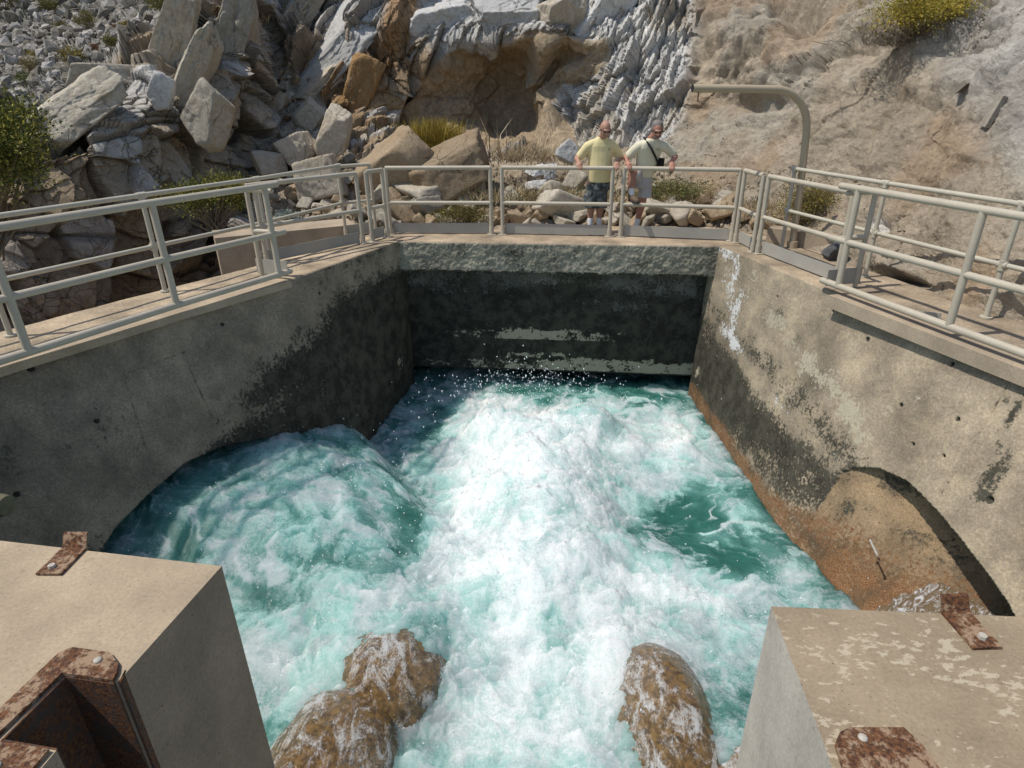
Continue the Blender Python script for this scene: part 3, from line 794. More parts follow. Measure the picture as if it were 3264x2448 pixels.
# ------------------------------------------------------------------ the cliff (one continuous rock face)
CX = {  # photo column -> [(photo row, distance)], read off the photograph
 -330: [(-620, 44), (-200, 38), (0, 33), (150, 24), (260, 15), (420, 10.5), (560, 9), (860, 7)],
 0:   [(-620, 44), (-200, 38), (0, 31), (130, 24), (215, 18), (262, 13), (330, 10.4), (500, 9.6), (730, 8.9), (860, 8.6)],
 200: [(-620, 42), (-200, 38), (0, 29), (90, 23), (135, 17), (180, 13.0), (310, 11.3), (450, 11.1), (600, 10.8), (860, 10.4)],
 330: [(-620, 40), (-200, 36), (0, 24), (70, 19), (120, 15), (190, 13.2), (310, 12.4), (450, 12.2), (600, 11.9), (860, 11.5)],
 450: [(-620, 28), (-200, 18.5), (-40, 16.2), (40, 15.4), (150, 14.6), (300, 13.9), (420, 13.7), (520, 13.2), (600, 12.4), (860, 11.8)],
 545: [(-620, 28), (-200, 19.5), (0, 17.2), (150, 16.2), (250, 15.2), (350, 15.0), (450, 14.4), (500, 13.2), (560, 12.2), (860, 11.6)],
 600: [(-620, 30), (-200, 21.5), (0, 19.6), (110, 18.6), (200, 17.8), (300, 15.8), (400, 13.8), (480, 12.2), (520, 11.4), (860, 11.2)],
 750: [(-620, 30), (-200, 21.5), (0, 19.4), (100, 18.5), (180, 17.8), (260, 17.2), (330, 15.2), (400, 13.3), (480, 11.8), (505, 11.3), (860, 11.2)],
 930: [(-620, 29), (-200, 20.5), (0, 18.6), (60, 18.0), (130, 18.0), (210, 18.6), (285, 18.2), (320, 16.4), (400, 13.3), (470, 11.8), (500, 11.2), (860, 11.1)],
 1080: [(-620, 28), (-200, 19.8), (0, 17.9), (55, 17.2), (85, 17.2), (110, 18.3), (190, 19.1), (270, 18.9), (308, 17.4), (400, 13.6), (470, 11.7), (500, 11.2), (860, 11.1)],
 1210: [(-620, 28), (-200, 19.3), (0, 17.3), (55, 16.5), (88, 16.5), (112, 17.6), (180, 18.2), (270, 17.4), (310, 16.2), (400, 13.3), (470, 11.7), (500, 11.2), (860, 11.1)],
 1320: [(-620, 28), (-200, 19.4), (0, 17.3), (90, 16.4), (200, 15.9), (290, 15.4), (340, 14.4), (400, 13.0), (470, 11.6), (500, 11.1), (860, 11.1)],
 1490: [(-620, 29), (-200, 20), (0, 16.4), (140, 14.9), (250, 14.2), (330, 13.4), (410, 12.4), (470, 11.4), (505, 10.9), (860, 10.9)],
 1620: [(-620, 30), (-200, 21), (0, 15.0), (140, 13.7), (250, 12.9), (350, 12.1), (440, 11.2), (500, 10.5), (540, 10.1), (860, 10.1)],
 1780: [(-620, 27), (-200, 18.6), (0, 13.4), (150, 12.0), (300, 10.9), (400, 10.2), (480, 9.6), (540, 9.0), (580, 8.6), (860, 8.4)],
 1900: [(-620, 24), (-200, 16.2), (0, 12.0), (150, 10.7), (300, 9.6), (450, 8.7), (550, 8.1), (610, 7.75), (860, 7.6)],
 2050: [(-620, 21), (-200, 14), (0, 10.6), (150, 9.4), (300, 8.4), (450, 7.5), (600, 6.8), (680, 6.5), (860, 6.4)],
 2212: [(-620, 18), (-200, 11.8), (0, 9.2), (200, 7.9), (400, 6.9), (600, 6.1), (700, 5.8), (750, 5.65), (860, 5.6)],
 2560: [(-620, 14), (-200, 8.8), (0, 7.3), (300, 6.1), (600, 5.35), (860, 4.9)],
}
def cliff_dist(px, py):
    cols = sorted(CX); tab = np.stack([np.interp(py, [a for a, _ in CX[c]], [b for _, b in CX[c]]) for c in cols], 1)  # (rows, ncol)
    out = np.zeros((len(py), len(px)))
    xs = np.array(cols, float)
    for i in range(len(py)):
        out[i] = np.interp(px, xs, tab[i])
    k = np.array([1, 2, 3, 4, 3, 2, 1.]); k /= k.sum()     # light smoothing between the surveyed columns and rows
    for _ in range(3):
        pad = np.pad(out, ((0, 0), (3, 3)), mode='edge'); out = sum(k[j]*pad[:, j:j+out.shape[1]] for j in range(7))
        pad = np.pad(out, ((2, 2), (0, 0)), mode='edge'); out = sum(k[1+j]/k[1:6].sum()*pad[j:j+out.shape[0]] for j in range(5))
    return out
cpx = np.arange(-330, 2560, 2.3)
cpy = np.concatenate([np.arange(-620, -60, 16), np.arange(-60, 640, 2.15), np.arange(640, 860, 6)])
CD = cliff_dist(cpx, cpy)
GX, GY = np.meshgrid(cpx, cpy)
rx, ry, rz = _ray(GX, GY)
T_ = CD/ry
CP = np.stack([rx*T_, CD, CAM_H + rz*T_], -1)
def grid_normals(P):
    du = np.gradient(P, axis=1); dv = np.gradient(P, axis=0)
    n = np.cross(du, dv); n /= np.linalg.norm(n, axis=-1, keepdims=True) + 1e-9
    v = P - np.array([0, 0, CAM_H]); s = np.sign((n*v).sum(-1, keepdims=True)); return -n*s
CN = grid_normals(CP)
for _ in range(10):
    q_ = np.pad(CN, ((2, 2), (2, 2), (0, 0)), mode='edge')
    CN = (q_[:-4, 2:-2] + q_[4:, 2:-2] + q_[2:-2, :-4] + q_[2:-2, 4:] + 2*CN)/6
CN /= np.linalg.norm(CN, axis=-1, keepdims=True)
pf = CP.reshape(-1, 3); gx, gy = GX.reshape(-1), GY.reshape(-1)
wx = gx + 26*fbm(pf*.55, 3, 201) + 9*fbm(pf*2.3, 3, 202); wy = gy + 22*fbm(pf*.55, 3, 203) + 9*fbm(pf*2.3, 3, 204)
def soft(v, a, b): return sstep(a, b, v)
right_line = np.interp(wy, [-620, 0, 150, 260, 330, 420, 520], [1540, 1500, 1478, 1452, 1430, 1500, 1640])
w_right = soft(wx - right_line, -14, 30)                                                    # smooth sprayed slope
w_white = inpoly(wx, wy, [(1255, -300), (1560, -300), (1500, 60), (1475, 250), (1420, 330), (1250, 300), (1235, 240), (1300, 150), (1305, 95), (1262, 60)]).astype(float)*(1-w_right)
w_cave = inpoly(wx, wy, [(915, 160), (985, 95), (1060, 92), (1130, 75), (1240, 95), (1310, 95), (1300, 160), (1240, 235), (1250, 320), (900, 330), (870, 250)]).astype(float)*(1-w_right)
w_talus = soft(-(wx - np.interp(wy, [-200, 0, 100, 160, 300], [600, 470, 290, 210, 40])), -10, 30)*soft(270 - wy, 0, 40)
w_gully = inpoly(wx, wy, [(550, 60), (575, 40), (640, 150), (740, 270), (760, 340), (760, 520), (560, 520), (585, 300), (560, 200)]).astype(float)
w_rub = soft(wy, 320, 360)*soft(wx, 560, 640)*(1-w_right)
w_left = soft(-(wx - 575), 0, 20)*(1-w_talus)
w_mid = np.clip(1 - w_right - w_white - w_cave - w_talus - w_gully - w_rub - w_left, 0, 1)
def sm(w, n=2):
    a = w.reshape(GX.shape)
    for _ in range(n):
        p_ = np.pad(a, 1, mode='edge'); a = (p_[:-2, 1:-1]+p_[2:, 1:-1]+p_[1:-1, :-2]+p_[1:-1, 2:]+2*a)/6
    return a.reshape(-1)
w_right, w_white, w_cave, w_talus, w_gully, w_rub, w_left, w_mid = [sm(w, 3) for w in (w_right, w_white, w_cave, w_talus, w_gully, w_rub, w_left, w_mid)]

def facets(P, scale, stretch, ang, seed, off, tilt, crack, cw=.08, warp=.10, pn=2, saw=.75):
    """broken rock: every cell of a slanted, stretched lattice is its own flat face, with open joints between them"""
    c, s = math.cos(ang), math.sin(ang)
    A = P[:, 0]*c + P[:, 2]*s; Bq = -P[:, 0]*s + P[:, 2]*c
    q = np.stack([A/stretch, Bq, P[:, 1]*.8], 1)/scale
    q = q + warp*np.stack([fbm(q*1.1, 3, seed+5), fbm(q*1.1, 3, seed+6), fbm(q*1.1, 3, seed+7)], 1)
    f1, f2, r, v = worley(q, seed, pn)
    d = off*(r[:, 0]-.5)*2 + tilt*((r[:, 1]-.5)*1.1*v[:, 0] + ((r[:, 2]-.5)*1.3 - saw)*v[:, 1])
    e = f2 - f1
    return scale*(d - crack*(1 - sstep(0, cw, e))), r, e
D = np.zeros(len(pf))
ang = math.radians(52)
fa, ra, ea = facets(pf, 1.25, 2.3, ang, 301, .22, .62, .05, .05)
fb, rb_, eb = facets(pf, .50, 1.8, ang+.1, 302, .26, .66, .07, .06)
fc, rc_, ec = facets(pf, .19, 1.6, ang-.15, 303, .26, .65, .10, .10)
D += (w_left*1.0 + w_mid*.85*np.clip(1.4 - 1.4*blob(gx, gy, 1060, 55, 190, 60), .2, 1) + w_cave*.10)*fa
lip = 1 - .8*np.clip(1.6*blob(gx, gy, 1060, 55, 190, 60), 0, 1)
D += lip*(w_left*.80 + w_mid*.75 + w_white*.5 + w_cave*.10)*fb
D += (w_left*.45 + w_mid*.55 + w_rub*.5)*fc
fw, rw, ew = facets(pf, .26, 2.8, math.radians(76), 305, .42, .60, .10, .09, .18)
fw2, rw2, ew2 = facets(pf, .11, 2.6, math.radians(88), 306, .34, .70, .10, .12, .2)
D += w_white*(1.15*fw + .8*fw2 + .25*fb)
ft, rt, et = facets(pf, .62, 1.1, math.radians(20), 307, .55, .7, .1, .14)
ft2, rt2, et2 = facets(pf, .26, 1.2, math.radians(40), 308, .5, .6, .3, .2)
D += w_talus*(.30*ft + .30*ft2)
fg, rg, eg = facets(pf, .13, 1.2, math.radians(30), 309, .5, .5, .2, .2)
D += (w_gully + .6*w_rub)*fg*.8
lump = fbm(pf*.8, 4, 310); lump2 = fbm(pf*2.2, 4, 311, mode='ridge'); lump3 = fbm(pf*7, 4, 312)
fr_, rr_, er_ = facets(pf, 1.0, 1.7, math.radians(40), 313, .12, .30, .02, .06, .35, 2, 0)
upr = soft(-(wy - 250), -120, 120)
pits = fbm(pf*3.3, 5, 318, .62)
D += w_right*((.10+.10*upr)*lump + (.10+.26*upr)*fbm(pf*.95, 3, 319, .45, mode='billow') + .040*lump2 + .030*lump3 + .055*pits + (.06+.14*upr)*fr_)
# eroded gullies running down the sprayed slope, from upper right to lower left
gq = np.stack([(pf[:, 0]*.75 - pf[:, 2]*.66)*2.4, (pf[:, 0]*.66 + pf[:, 2]*.75)*.5, pf[:, 1]*.4], 1)
ff, rf_, ef = facets(pf, .34, 2.2, math.radians(48), 315, .12, .34, .05, .05, .4, 2, 0)
D += w_right*(.07*fbm(gq, 4, 314, mode='ridge')*soft(wx, 1700, 2050) + .22*ff*(.35 + .65*soft(lump, -.1, .35)))
D += w_right*-.05*np.exp(-(np.abs(fbm(pf*1.6, 5, 316))/.010)**2)*soft(fbm(pf*.9, 3, 317), .0, .25)
D += w_cave*(.30*fbm(pf*np.array([.9, .9, .55]), 4, 320) + .12*fbm(pf*3, 4, 321) + .04*lump3)
# named hollows and knobs of the right slope (photo position, size, depth)
def knob(cx, cy, rx_, ry_, amp, ang_=0.0, sharp=1.0):
    global D
    D = D + amp*np.clip(blob(gx + .4*(wx-gx), gy + .4*(wy-gy), cx, cy, rx_, ry_, ang_)*sharp, 0, 1)
knob(1715, 10, 45, 40, -.75, 0, 2.2); knob(1640, 120, 70, 60, .35); knob(1690, 150, 50, 70, .30); knob(1640, 222, 40, 16, -.30, 0, 2.4)
knob(1570, 90, 40, 60, .25); knob(1800, 90, 90, 40, .25, -.6); knob(2090, 335, 40, 10, .08, .2)
knob(1925, 600, 46, 11, -.40, .3, 2.6); knob(1930, 580, 60, 16, .16, .3); knob(1590, 335, 40, 70, .2); knob(1575, 420, 14, 30, .15)
knob(1880, 490, 24, 18, -.12, 0, 2); knob(1240, 180, 34, 60, .55, .3, 1.6); knob(1180, 150, 24, 60, .6, -.1, 1.6); knob(1200, 262, 30, 36, .7, .2, 1.6); knob(1160, 130, 20, 30, .3)
knob(990, 250, 60, 60, .45); knob(960, 140, 50, 60, .3, .5)
knob(840, 200, 60, 50, .3, .5); knob(800, 100, 70, 30, .3, -.5)
knob(470, 180, 34, 80, .45, .35, 1.5); knob(420, 260, 45, 30, .35, -.6, 1.5); knob(330, 150, 50, 30, .4, -.5, 1.4)
knob(880, 40, 26, 70, .45, .55, 1.5); knob(800, 60, 30, 60, .4, .5, 1.5); knob(690, 90, 24, 80, .4, .6, 1.5)
fade = np.clip(sstep(560, 500, gy) + w_right*1.0 + sstep(620, 500, gx), 0, 1)
D = D*np.where(w_right > .4, np.clip(sstep(0, 40, np.interp(gx, [1500, 1690, 1868, 2129, 2212, 2400], [505, 530, 596, 684, 730, 800]) - gy), .06, 1), fade)
PC = pf + CN.reshape(-1, 3)*D[:, None]
# rock colours, with shade painted into the lower left
def mixc(c, w, col): return c*(1-w[:, None]) + np.array(col)[None]*w[:, None]
c = np.tile(np.array([.36, .335, .29]), (len(pf), 1))
c = mixc(c, w_left, (.38, .32, .24)); c = mixc(c, w_mid*.8, (.46, .425, .36))
big = fbm(pf*.5, 3, 330)
c = mixc(c, w_mid*soft(big, .0, .3)*.8, (.27, .20, .125))
c = mixc(c, (w_mid+.6*w_left)*soft(ra[:, 1], .70, .78)*.75, (.31, .205, .105))
c = mixc(c, (w_mid+w_left)*soft(rb_[:, 0], .80, .86)*.7, (.50, .49, .46))
c = mixc(c, w_mid*soft(150 - wy, 0, 120)*.75, (.52, .51, .485))
for (ox, oy, orx, ory, oa) in ((765, 225, 34, 62, .25), (885, 60, 30, 75, .3), (800, 150, 30, 40, .2), (845, 125, 26, 40, .3), (700, 210, 22, 30, 0)):
    c = mixc(c, w_mid*np.clip(blob(wx, wy, ox, oy, orx, ory, oa)*2.4 - .7, 0, .85), (.30, .175, .075))
c = mixc(c, w_cave, (.36, .275, .18)); c = mixc(c, w_cave*soft(wx - 1110, 0, 60)*.8, (.38, .30, .205))
c = mixc(c, w_white, (.62, .60, .56)); c = mixc(c, w_white*soft(rw[:, 1], .55, .7)*.6, (.40, .40, .39))
c = mixc(c, w_white*soft(fbm(pf*1.1, 4, 334), .02, .22)*.7, (.42, .36, .27))
c = mixc(c, w_white*(1-sstep(0, .10, ew2))*.5, (.24, .23, .21))
c = mixc(c, w_right, (.325, .27, .20)); c = mixc(c, w_right*soft(lump, .0, .35)*.7, (.355, .32, .26))
c = mixc(c, w_right*soft(fbm(pf*.7, 4, 331), .08, .3)*.6, (.30, .21, .13))
c = mixc(c, w_right*soft(wx + (330 - wy)*.75, 2080, 2260)*.75, (.38, .36, .32))
c = mixc(c, w_right*np.clip(blob(gx, gy, 1885, 480, 26, 20)*2-.6, 0, 1), (.60, .57, .52))
c = mixc(c, w_talus, (.30, .275, .235)); c = mixc(c, w_talus*soft(rt[:, 0], .55, .65)*.6, (.15, .14, .12))
c = mixc(c, w_talus*soft(70 - wy - .25*wx, 0, 40)*.85, (.225, .22, .165))
c = mixc(c, w_gully, (.44, .375, .30)); c = mixc(c, w_rub, (.32, .26, .185))
c = mixc(c, w_left*soft(wy, 430, 560)*.55, (.27, .195, .135))  # lower left rock darkened in colour to stand for its shade
crk = (w_left+w_mid)*np.maximum(1-sstep(0, .07, ea), .7*(1-sstep(0, .09, eb))) + w_white*.6*(1-sstep(0, .1, ew))
c = mixc(c, np.clip(crk, 0, 1)*.55, (.13, .11, .085))
me = grid_mesh('cliff', PC.reshape(GX.shape + (3,)), {'col': np.concatenate([np.clip(c, .02, .8), np.clip(w_left + w_mid + .5*w_white + .25*w_cave + .12*w_right, 0, 1)[:, None]], 1)}, smooth=False)
tag(link('cliff', me, M_ROCK), kind='structure')

# ------------------------------------------------------------------ loose rock
PCg = PC.reshape(GX.shape + (3,)); CNg = grid_normals(PCg)
def on_cliff(px, py):
    i = int(np.argmin(np.abs(cpy - py))); j = int(np.argmin(np.abs(cpx - px)))
    return Vector(PCg[i, j]), Vector(CNg[i, j])
_ico = {}
def ico(n):
    if n not in _ico:
        bm = bmesh.new(); bmesh.ops.create_icosphere(bm, subdivisions=n, radius=1)
        V = np.array([v.co[:] for v in bm.verts]); bm.verts.index_update(); Fc = np.array([[v.index for v in f.verts] for f in bm.faces]); bm.free(); _ico[n] = (V, Fc)
    return _ico[n]
def rock_verts(seed, dims, sub=4, planes=13, rough=.03, crisp=1.0):
    """a stone cut by random flat faces"""
    V, Fc = ico(sub); r = np.random.default_rng(seed)
    ax = np.concatenate([np.eye(3), -np.eye(3)]) + r.normal(size=(6, 3))*.22
    n = np.concatenate([ax, r.normal(size=(max(planes-6, 2), 3))]); n /= np.linalg.norm(n, axis=1, keepdims=True)
    h = np.concatenate([r.uniform(.62, .85, 6), r.uniform(.68, .98, len(n)-6)])
    dn = V @ n.T
    rad = np.min(np.where(dn > .05, h[None]/np.maximum(dn, .05), 9), 1); rad = np.minimum(rad, 1.25)
    P = V*rad[:, None]
    fq = P*3.1 + seed
    f1, f2, rr3, vv = worley(fq + .2*vnoise(fq*1.3, seed % 89)[:, None], seed % 83)
    P = P + V*(rough*(1.5*fbm(P*2.6 + seed, 5, seed % 97, .6) + 1.6*(rr3[:, 0]-.5) + 1.2*(rr3[:, 1]-.5)*vv[:, 0]*2 - .5*(1-sstep(0, .07, f2-f1)))[:, None])
    P = P*np.array(dims)[None]
    return P, Fc
def rock_mesh(name, seed, dims, sub=4, planes=13, rough=.03):
    P, Fc = rock_verts(seed, dims, sub, planes, rough)
    me = bpy.data.meshes.new(name)
    me.vertices.add(len(P)); me.vertices.foreach_set('co', P.astype(np.float32).reshape(-1))
    me.loops.add(len(Fc)*3); me.loops.foreach_set('vertex_index', Fc.astype(np.int32).reshape(-1))
    me.polygons.add(len(Fc)); me.polygons.foreach_set('loop_start', np.arange(0, len(Fc)*3, 3, dtype=np.int32))
    me.update(calc_edges=True); me.validate()
    return me
FPX = F_PX/PK
def boulder(label, px, py, wpx, hpx, Y=None, mat=M_TAN, seed=1, rot=0.0, depth=.8, planes=12, name='boulder', sink=.25, group=None, sub=5, rough=.03):
    if Y is None:
        p, n = on_cliff(px, py); Y = p.y
    c = at_y(px, py, Y); dist = Y*_ct - (c.z-CAM_H)*_st
    w, h = wpx/FPX*dist/2*1.14, hpx/FPX*dist/2*1.14
    me = rock_mesh(name, seed, (w, (w+h)/2*depth, h), sub, planes, rough)
    o = link(name, me, mat); o.location = c; o.rotation_euler = (0, rot, 0)
    return tag(o, label, 'rock', group)
boulder('large smooth tan boulder behind the left half of the headwall railing', 850, 368, 175, 135, 13.2, M_TAN, 12, -.55, 1.0, 9, rough=.02)
boulder('largest tan boulder with pale crust, behind the first square railing panel', 975, 365, 215, 125, 12.9, M_TAN, 25, -.45, 1.0, 9, rough=.025)
boulder('pale blocky boulder with flat sunlit top in the gully at left', 640, 325, 78, 70, 14.3, M_PALE, 33, -.4, .9, 10)
boulder('upright pointed pale rock standing left of the two big boulders', 724, 290, 62, 100, 14.4, M_PALE, 41, .35, .8, 10)
boulder('broad cracked pale boulder just above the left guard rail', 692, 388, 118, 112, 12.9, M_PALE, 52, -.3, .8, 9)
boulder('cream boulder at the left edge of the gully above the guard rail', 580, 356, 62, 54, 13.8, M_PALE, 61, .1, .9, 10)
boulder('tilted tan block halfway up the gully at left', 590, 216, 56, 66, 16.5, M_PALE, 72, .4, .8, 9)
boulder('flat sunlit stone in the gully below the brown cliff face', 672, 246, 60, 62, 16.6, M_PALE, 83, .7, .7, 9)
boulder('rounded grey boulder on top of the lit slab at far left', 225, 167, 140, 72, 13.3, M_GREY, 92, .12, .9, 10)
boulder('big cracked grey block wedged in the shaded rock at left', 450, 245, 98, 112, 12.6, M_GREY, 101, .45, .8, 8)
boulder('white broken stone lodged between the leaning slabs at left', 350, 205, 60, 80, 12.6, M_WHITE, 120, .4, .8, 11)
boulder('white boulder beside the bald man, behind the railing', 1228, 332, 48, 48, 13.4, M_WHITE, 180, .2, .8, 11)
boulder('white boulder below the dry weeds, behind the middle panel', 1160, 371, 44, 26, 12.9, M_WHITE, 190, .1, .9, 11)
boulder('pointed white stone among dry weeds, behind the middle panel', 1190, 374, 30, 36, 12.8, M_WHITE, 200, .1, .9, 9)
boulder('flat white stone low in the dry weeds, behind the middle panel', 1163, 400, 52, 24, 12.4, M_WHITE, 210, -.1, .9, 10)
boulder('dark grey lump standing in for a bent pipe piece, beside the low kerb wall at right', 1805, 545, 50, 42, 8.55, M_DARKST, 221, -.6, .8, 9)  # rock shape stands in for what looks like bent metal pipe
# leaning slabs of the rock ridge, all dipping the same way, sunlit on top
def slab(label, px, py, length, thick, lean, Y, mat, seed, tilt=.25, depth=1.0):
    o = boulder(label, px, py, length*1.06, thick*1.15, Y + .25, mat, seed, 0, depth, 9, 'leaning_rock', sub=6, rough=.045)
    o.rotation_euler = (tilt, -lean, 0); return o
slab('broad sunlit slab jutting over shaded rock at far left', 158, 248, 225, 84, .42, 11.6, M_GREY, 405, .35, .75)
slab('long sunlit grey slab leaning up the top left rock ridge', 372, 88, 250, 66, 1.0, 14.6, M_GREY, 412, .35, .9)
slab('thin leaning slab at left centre, below the long one', 425, 160, 210, 40, 1.02, 13.6, M_GREY, 423, .2, .8)
slab('steep grey slab left of the gully, above the cracked block', 515, 95, 230, 62, 1.15, 15.6, M_GREY, 434, .15, 1.0)
slab('pale leaning slab at the top edge above the gully', 640, 28, 190, 52, .85, 19.2, M_PALE, 445, .4, 1.0)
slab('long pale slab rising to the right, left of the cave', 725, 100, 230, 56, .72, 18.3, M_WHITE, 456, .45, 1.0)
slab('short pale slab under the long one beside the gully', 690, 180, 150, 46, .62, 17.8, M_PALE, 467, .45, 1.0)
slab('rust-stained slab hanging at the top left of the cave', 872, 62, 190, 58, 1.0, 18.4, M_OCHRE, 478, .0, .8)
slab('rust-stained slab above the gully stones', 770, 215, 150, 66, 1.0, 17.5, M_OCHRE, 489, .1, .8)

slab('blocky white rock over the left side of the cave mouth', 985, 48, 150, 84, .35, 18.0, M_WHITE, 501, .35, .9)
slab('large white rock face jutting over the middle of the cave', 1105, 38, 160, 86, .15, 17.4, M_WHITE, 512, .35, .9)
slab('pale rock overhanging the right side of the cave', 1215, 45, 130, 84, .5, 16.9, M_PALE, 523, .3, .9)
slab('white angular rock at the top edge above the fractured white face', 1300, 22, 130, 90, .9, 17.0, M_WHITE, 534, .3, .9)

# stones of the rubble bank behind the back railing
base_rocks = [rock_mesh('rubble_stone', 500+k*7, (1, rnd.uniform(.6, .9), rnd.uniform(.42, .75)), 4, rnd.choice([8, 9, 10]), .018) for k in range(12)]
tan2 = [M_TAN, M_TAN, M_PALE, M_GREY]
for k, me in enumerate(base_rocks): me.materials.append(tan2[k % 4])
def stone(px, py, wpx, label, group, idx=None, Y=None, lift=.25, flat=1.0):
    p, n = on_cliff(px, py)
    if Y is not None: p = at_y(px, py, Y)
    d = p.y*_ct - (p.z-CAM_H)*_st; s = wpx/FPX*d/2
    o = bpy.data.objects.new('rubble_stone', base_rocks[idx if idx is not None else rnd.randrange(len(base_rocks))]); COL.objects.link(o)
    o.location = p + Vector((0, -s*lift, s*.42)); o.scale = (s, s*rnd.uniform(.8, 1.1), s*flat*rnd.uniform(.8, 1.1))
    o.rotation_euler = (rnd.uniform(-.7, .7), rnd.uniform(-.9, .9), rnd.uniform(0, 6.3))
    return tag(o, label, 'stone', group)
G1 = 'rubble stones behind the back railing'; L1 = 'angular tan stone in the rubble bank behind the back railing'
for px, py, w in ((983, 420, 62), (1035, 404, 44), (914, 437, 86), (927, 468, 56), (1143, 466, 40), (1116, 480, 32), (1210, 470, 92), (1237, 420, 52), (1190, 441, 56), (1109, 452, 46),
                  (856, 425, 30), (875, 478, 46), (725, 478, 38), (700, 470, 30), (1421, 472, 56), (1468, 478, 52), (1499, 486, 40), (1549, 470, 46), (1572, 446, 38), (1665, 490, 32),
                  (1330, 470, 46), (1358, 452, 40), (1375, 486, 34), (1255, 478, 50), (1290, 455, 36), (960, 490, 30), (1080, 470, 40), (1050, 486, 34), (1170, 486, 36), (820, 470, 34),
                  (815, 440, 36), (775, 470, 40), (1300, 486, 30), (1610, 470, 34), (1630, 490, 26), (1440, 455, 34), (1520, 452, 30), (1000, 440, 40), (1085, 430, 34), (880, 450, 34), (945, 445, 30)):
    stone(px, py, w*1.55, L1, G1)
for k in range(190):
    px = rnd.uniform(790, 1640); py = rnd.uniform(415, 497)
    stone(px, py, rnd.choice([16, 22, 28, 34, 42, 54]), L1, G1)
G2 = 'stones in the gully above the left guard rail'; L2 = 'small pale stone in the gully above the left guard rail'
for k in range(70):
    py = rnd.uniform(150, 480); t = (py-150)/330
    px = rnd.uniform(560 + 20*t, 640 + 130*t)
    stone(px, py, rnd.choice([9, 12, 16, 20, 26, 34]), L2, G2)
for px, py, w in ((640, 425, 40), (600, 440, 36), (560, 400, 36), (750, 400, 48), (735, 440, 40), (610, 405, 30), (665, 450, 44), (705, 445, 40), (755, 350, 40), (790, 300, 30), (625, 260, 30)):
    stone(px, py, w, L2, G2)
# scree that nobody could count
def scree(name, n, region, sizes, mats_col, seed, label=None):
    r = np.random.default_rng(seed); V0, F0 = ico(1)
    shapes = []
    for k in range(8):
        P, Fc = rock_verts(900+seed+k, (1, .8, .65), 1, 9, .03); shapes.append(P)
    Vs, Fs, Cs = [], [], []; off = 0; cnt = 0
    while cnt < n:
        px, py = region(r); 
        if px is None: continue
        p, nn = on_cliff(px, py); d = p.y*_ct - (p.z-CAM_H)*_st
        s = r.choice(sizes)*r.uniform(.7, 1.4)/FPX*d/2
        a = r.normal(size=(3, 3)); Q, _ = np.linalg.qr(a)
        P = shapes[r.integers(8)] @ Q.T * s + np.array(p) + np.array(nn)*s*.2
        Vs.append(P); Fs.append(F0 + off); off += len(P)
        Cs.append(np.tile(np.array(mats_col)[r.integers(len(mats_col))]*r.uniform(.75, 1.2), (len(P), 1))); cnt += 1
    o = soup(name, np.concatenate(Vs), np.concatenate(Fs), M_ROCK, None, {'col': np.concatenate(Cs)})
    return tag(o, label, name.replace('_', ' '), None, 'stuff')
def reg_talus(r):
    py = r.uniform(-20, 250); px = r.uniform(-60, float(np.interp(py, [-20, 60, 110, 160, 250], [430, 360, 270, 180, 50])))
    return px, py
scree('scree', 2200, reg_talus, [5, 7, 10, 14, 22, 36], [(.36, .335, .30), (.29, .265, .225), (.42, .395, .36), (.20, .18, .145)], 3, 'grey broken scree covering the far slope at upper left')
def reg_gully(r):
    py = r.uniform(120, 500); t = (py-120)/380
    return r.uniform(555, 640 + 150*t), py
scree('gravel', 1500, reg_gully, [2.5, 3.5, 5, 7], [(.40, .34, .27), (.46, .42, .36), (.33, .27, .20)], 5, 'pale gravel and grit lying in the gully')
def reg_rub(r): return r.uniform(760, 1660), r.uniform(380, 500)
scree('rubble_chips', 1500, reg_rub, [3, 4.5, 6, 9], [(.38, .30, .21), (.43, .36, .27), (.30, .23, .15)], 8, 'small chips of tan stone between the rubble stones')
# timber boards stuck in the sprayed slope
for (px, py, L_, W_, ry_, lab) in ((2087, 190,   .40, .16, .12, 'weathered board stuck level in the upper right slope'), (2150, 238,  .36, .13, 1.38, 'weathered board standing upright in the upper right slope')):
    p, n = on_cliff(px, py); bm = bmesh.new()
    u_ = Vector((0, 0, 1)).cross(n).normalized(); w_ = n.cross(u_); m = Matrix((u_, n, w_)).transposed() @ Matrix.Rotation(-ry_, 3, 'Y')
    box(bm, p + n*.035, m @ Vector((L_/2, 0, 0)), m @ Vector((0, .03, 0)), m @ Vector((0, 0, W_/2))); bevel(bm, .008, 1)
    tag(obj('timber_board', bm, M_WOOD), lab, 'board')

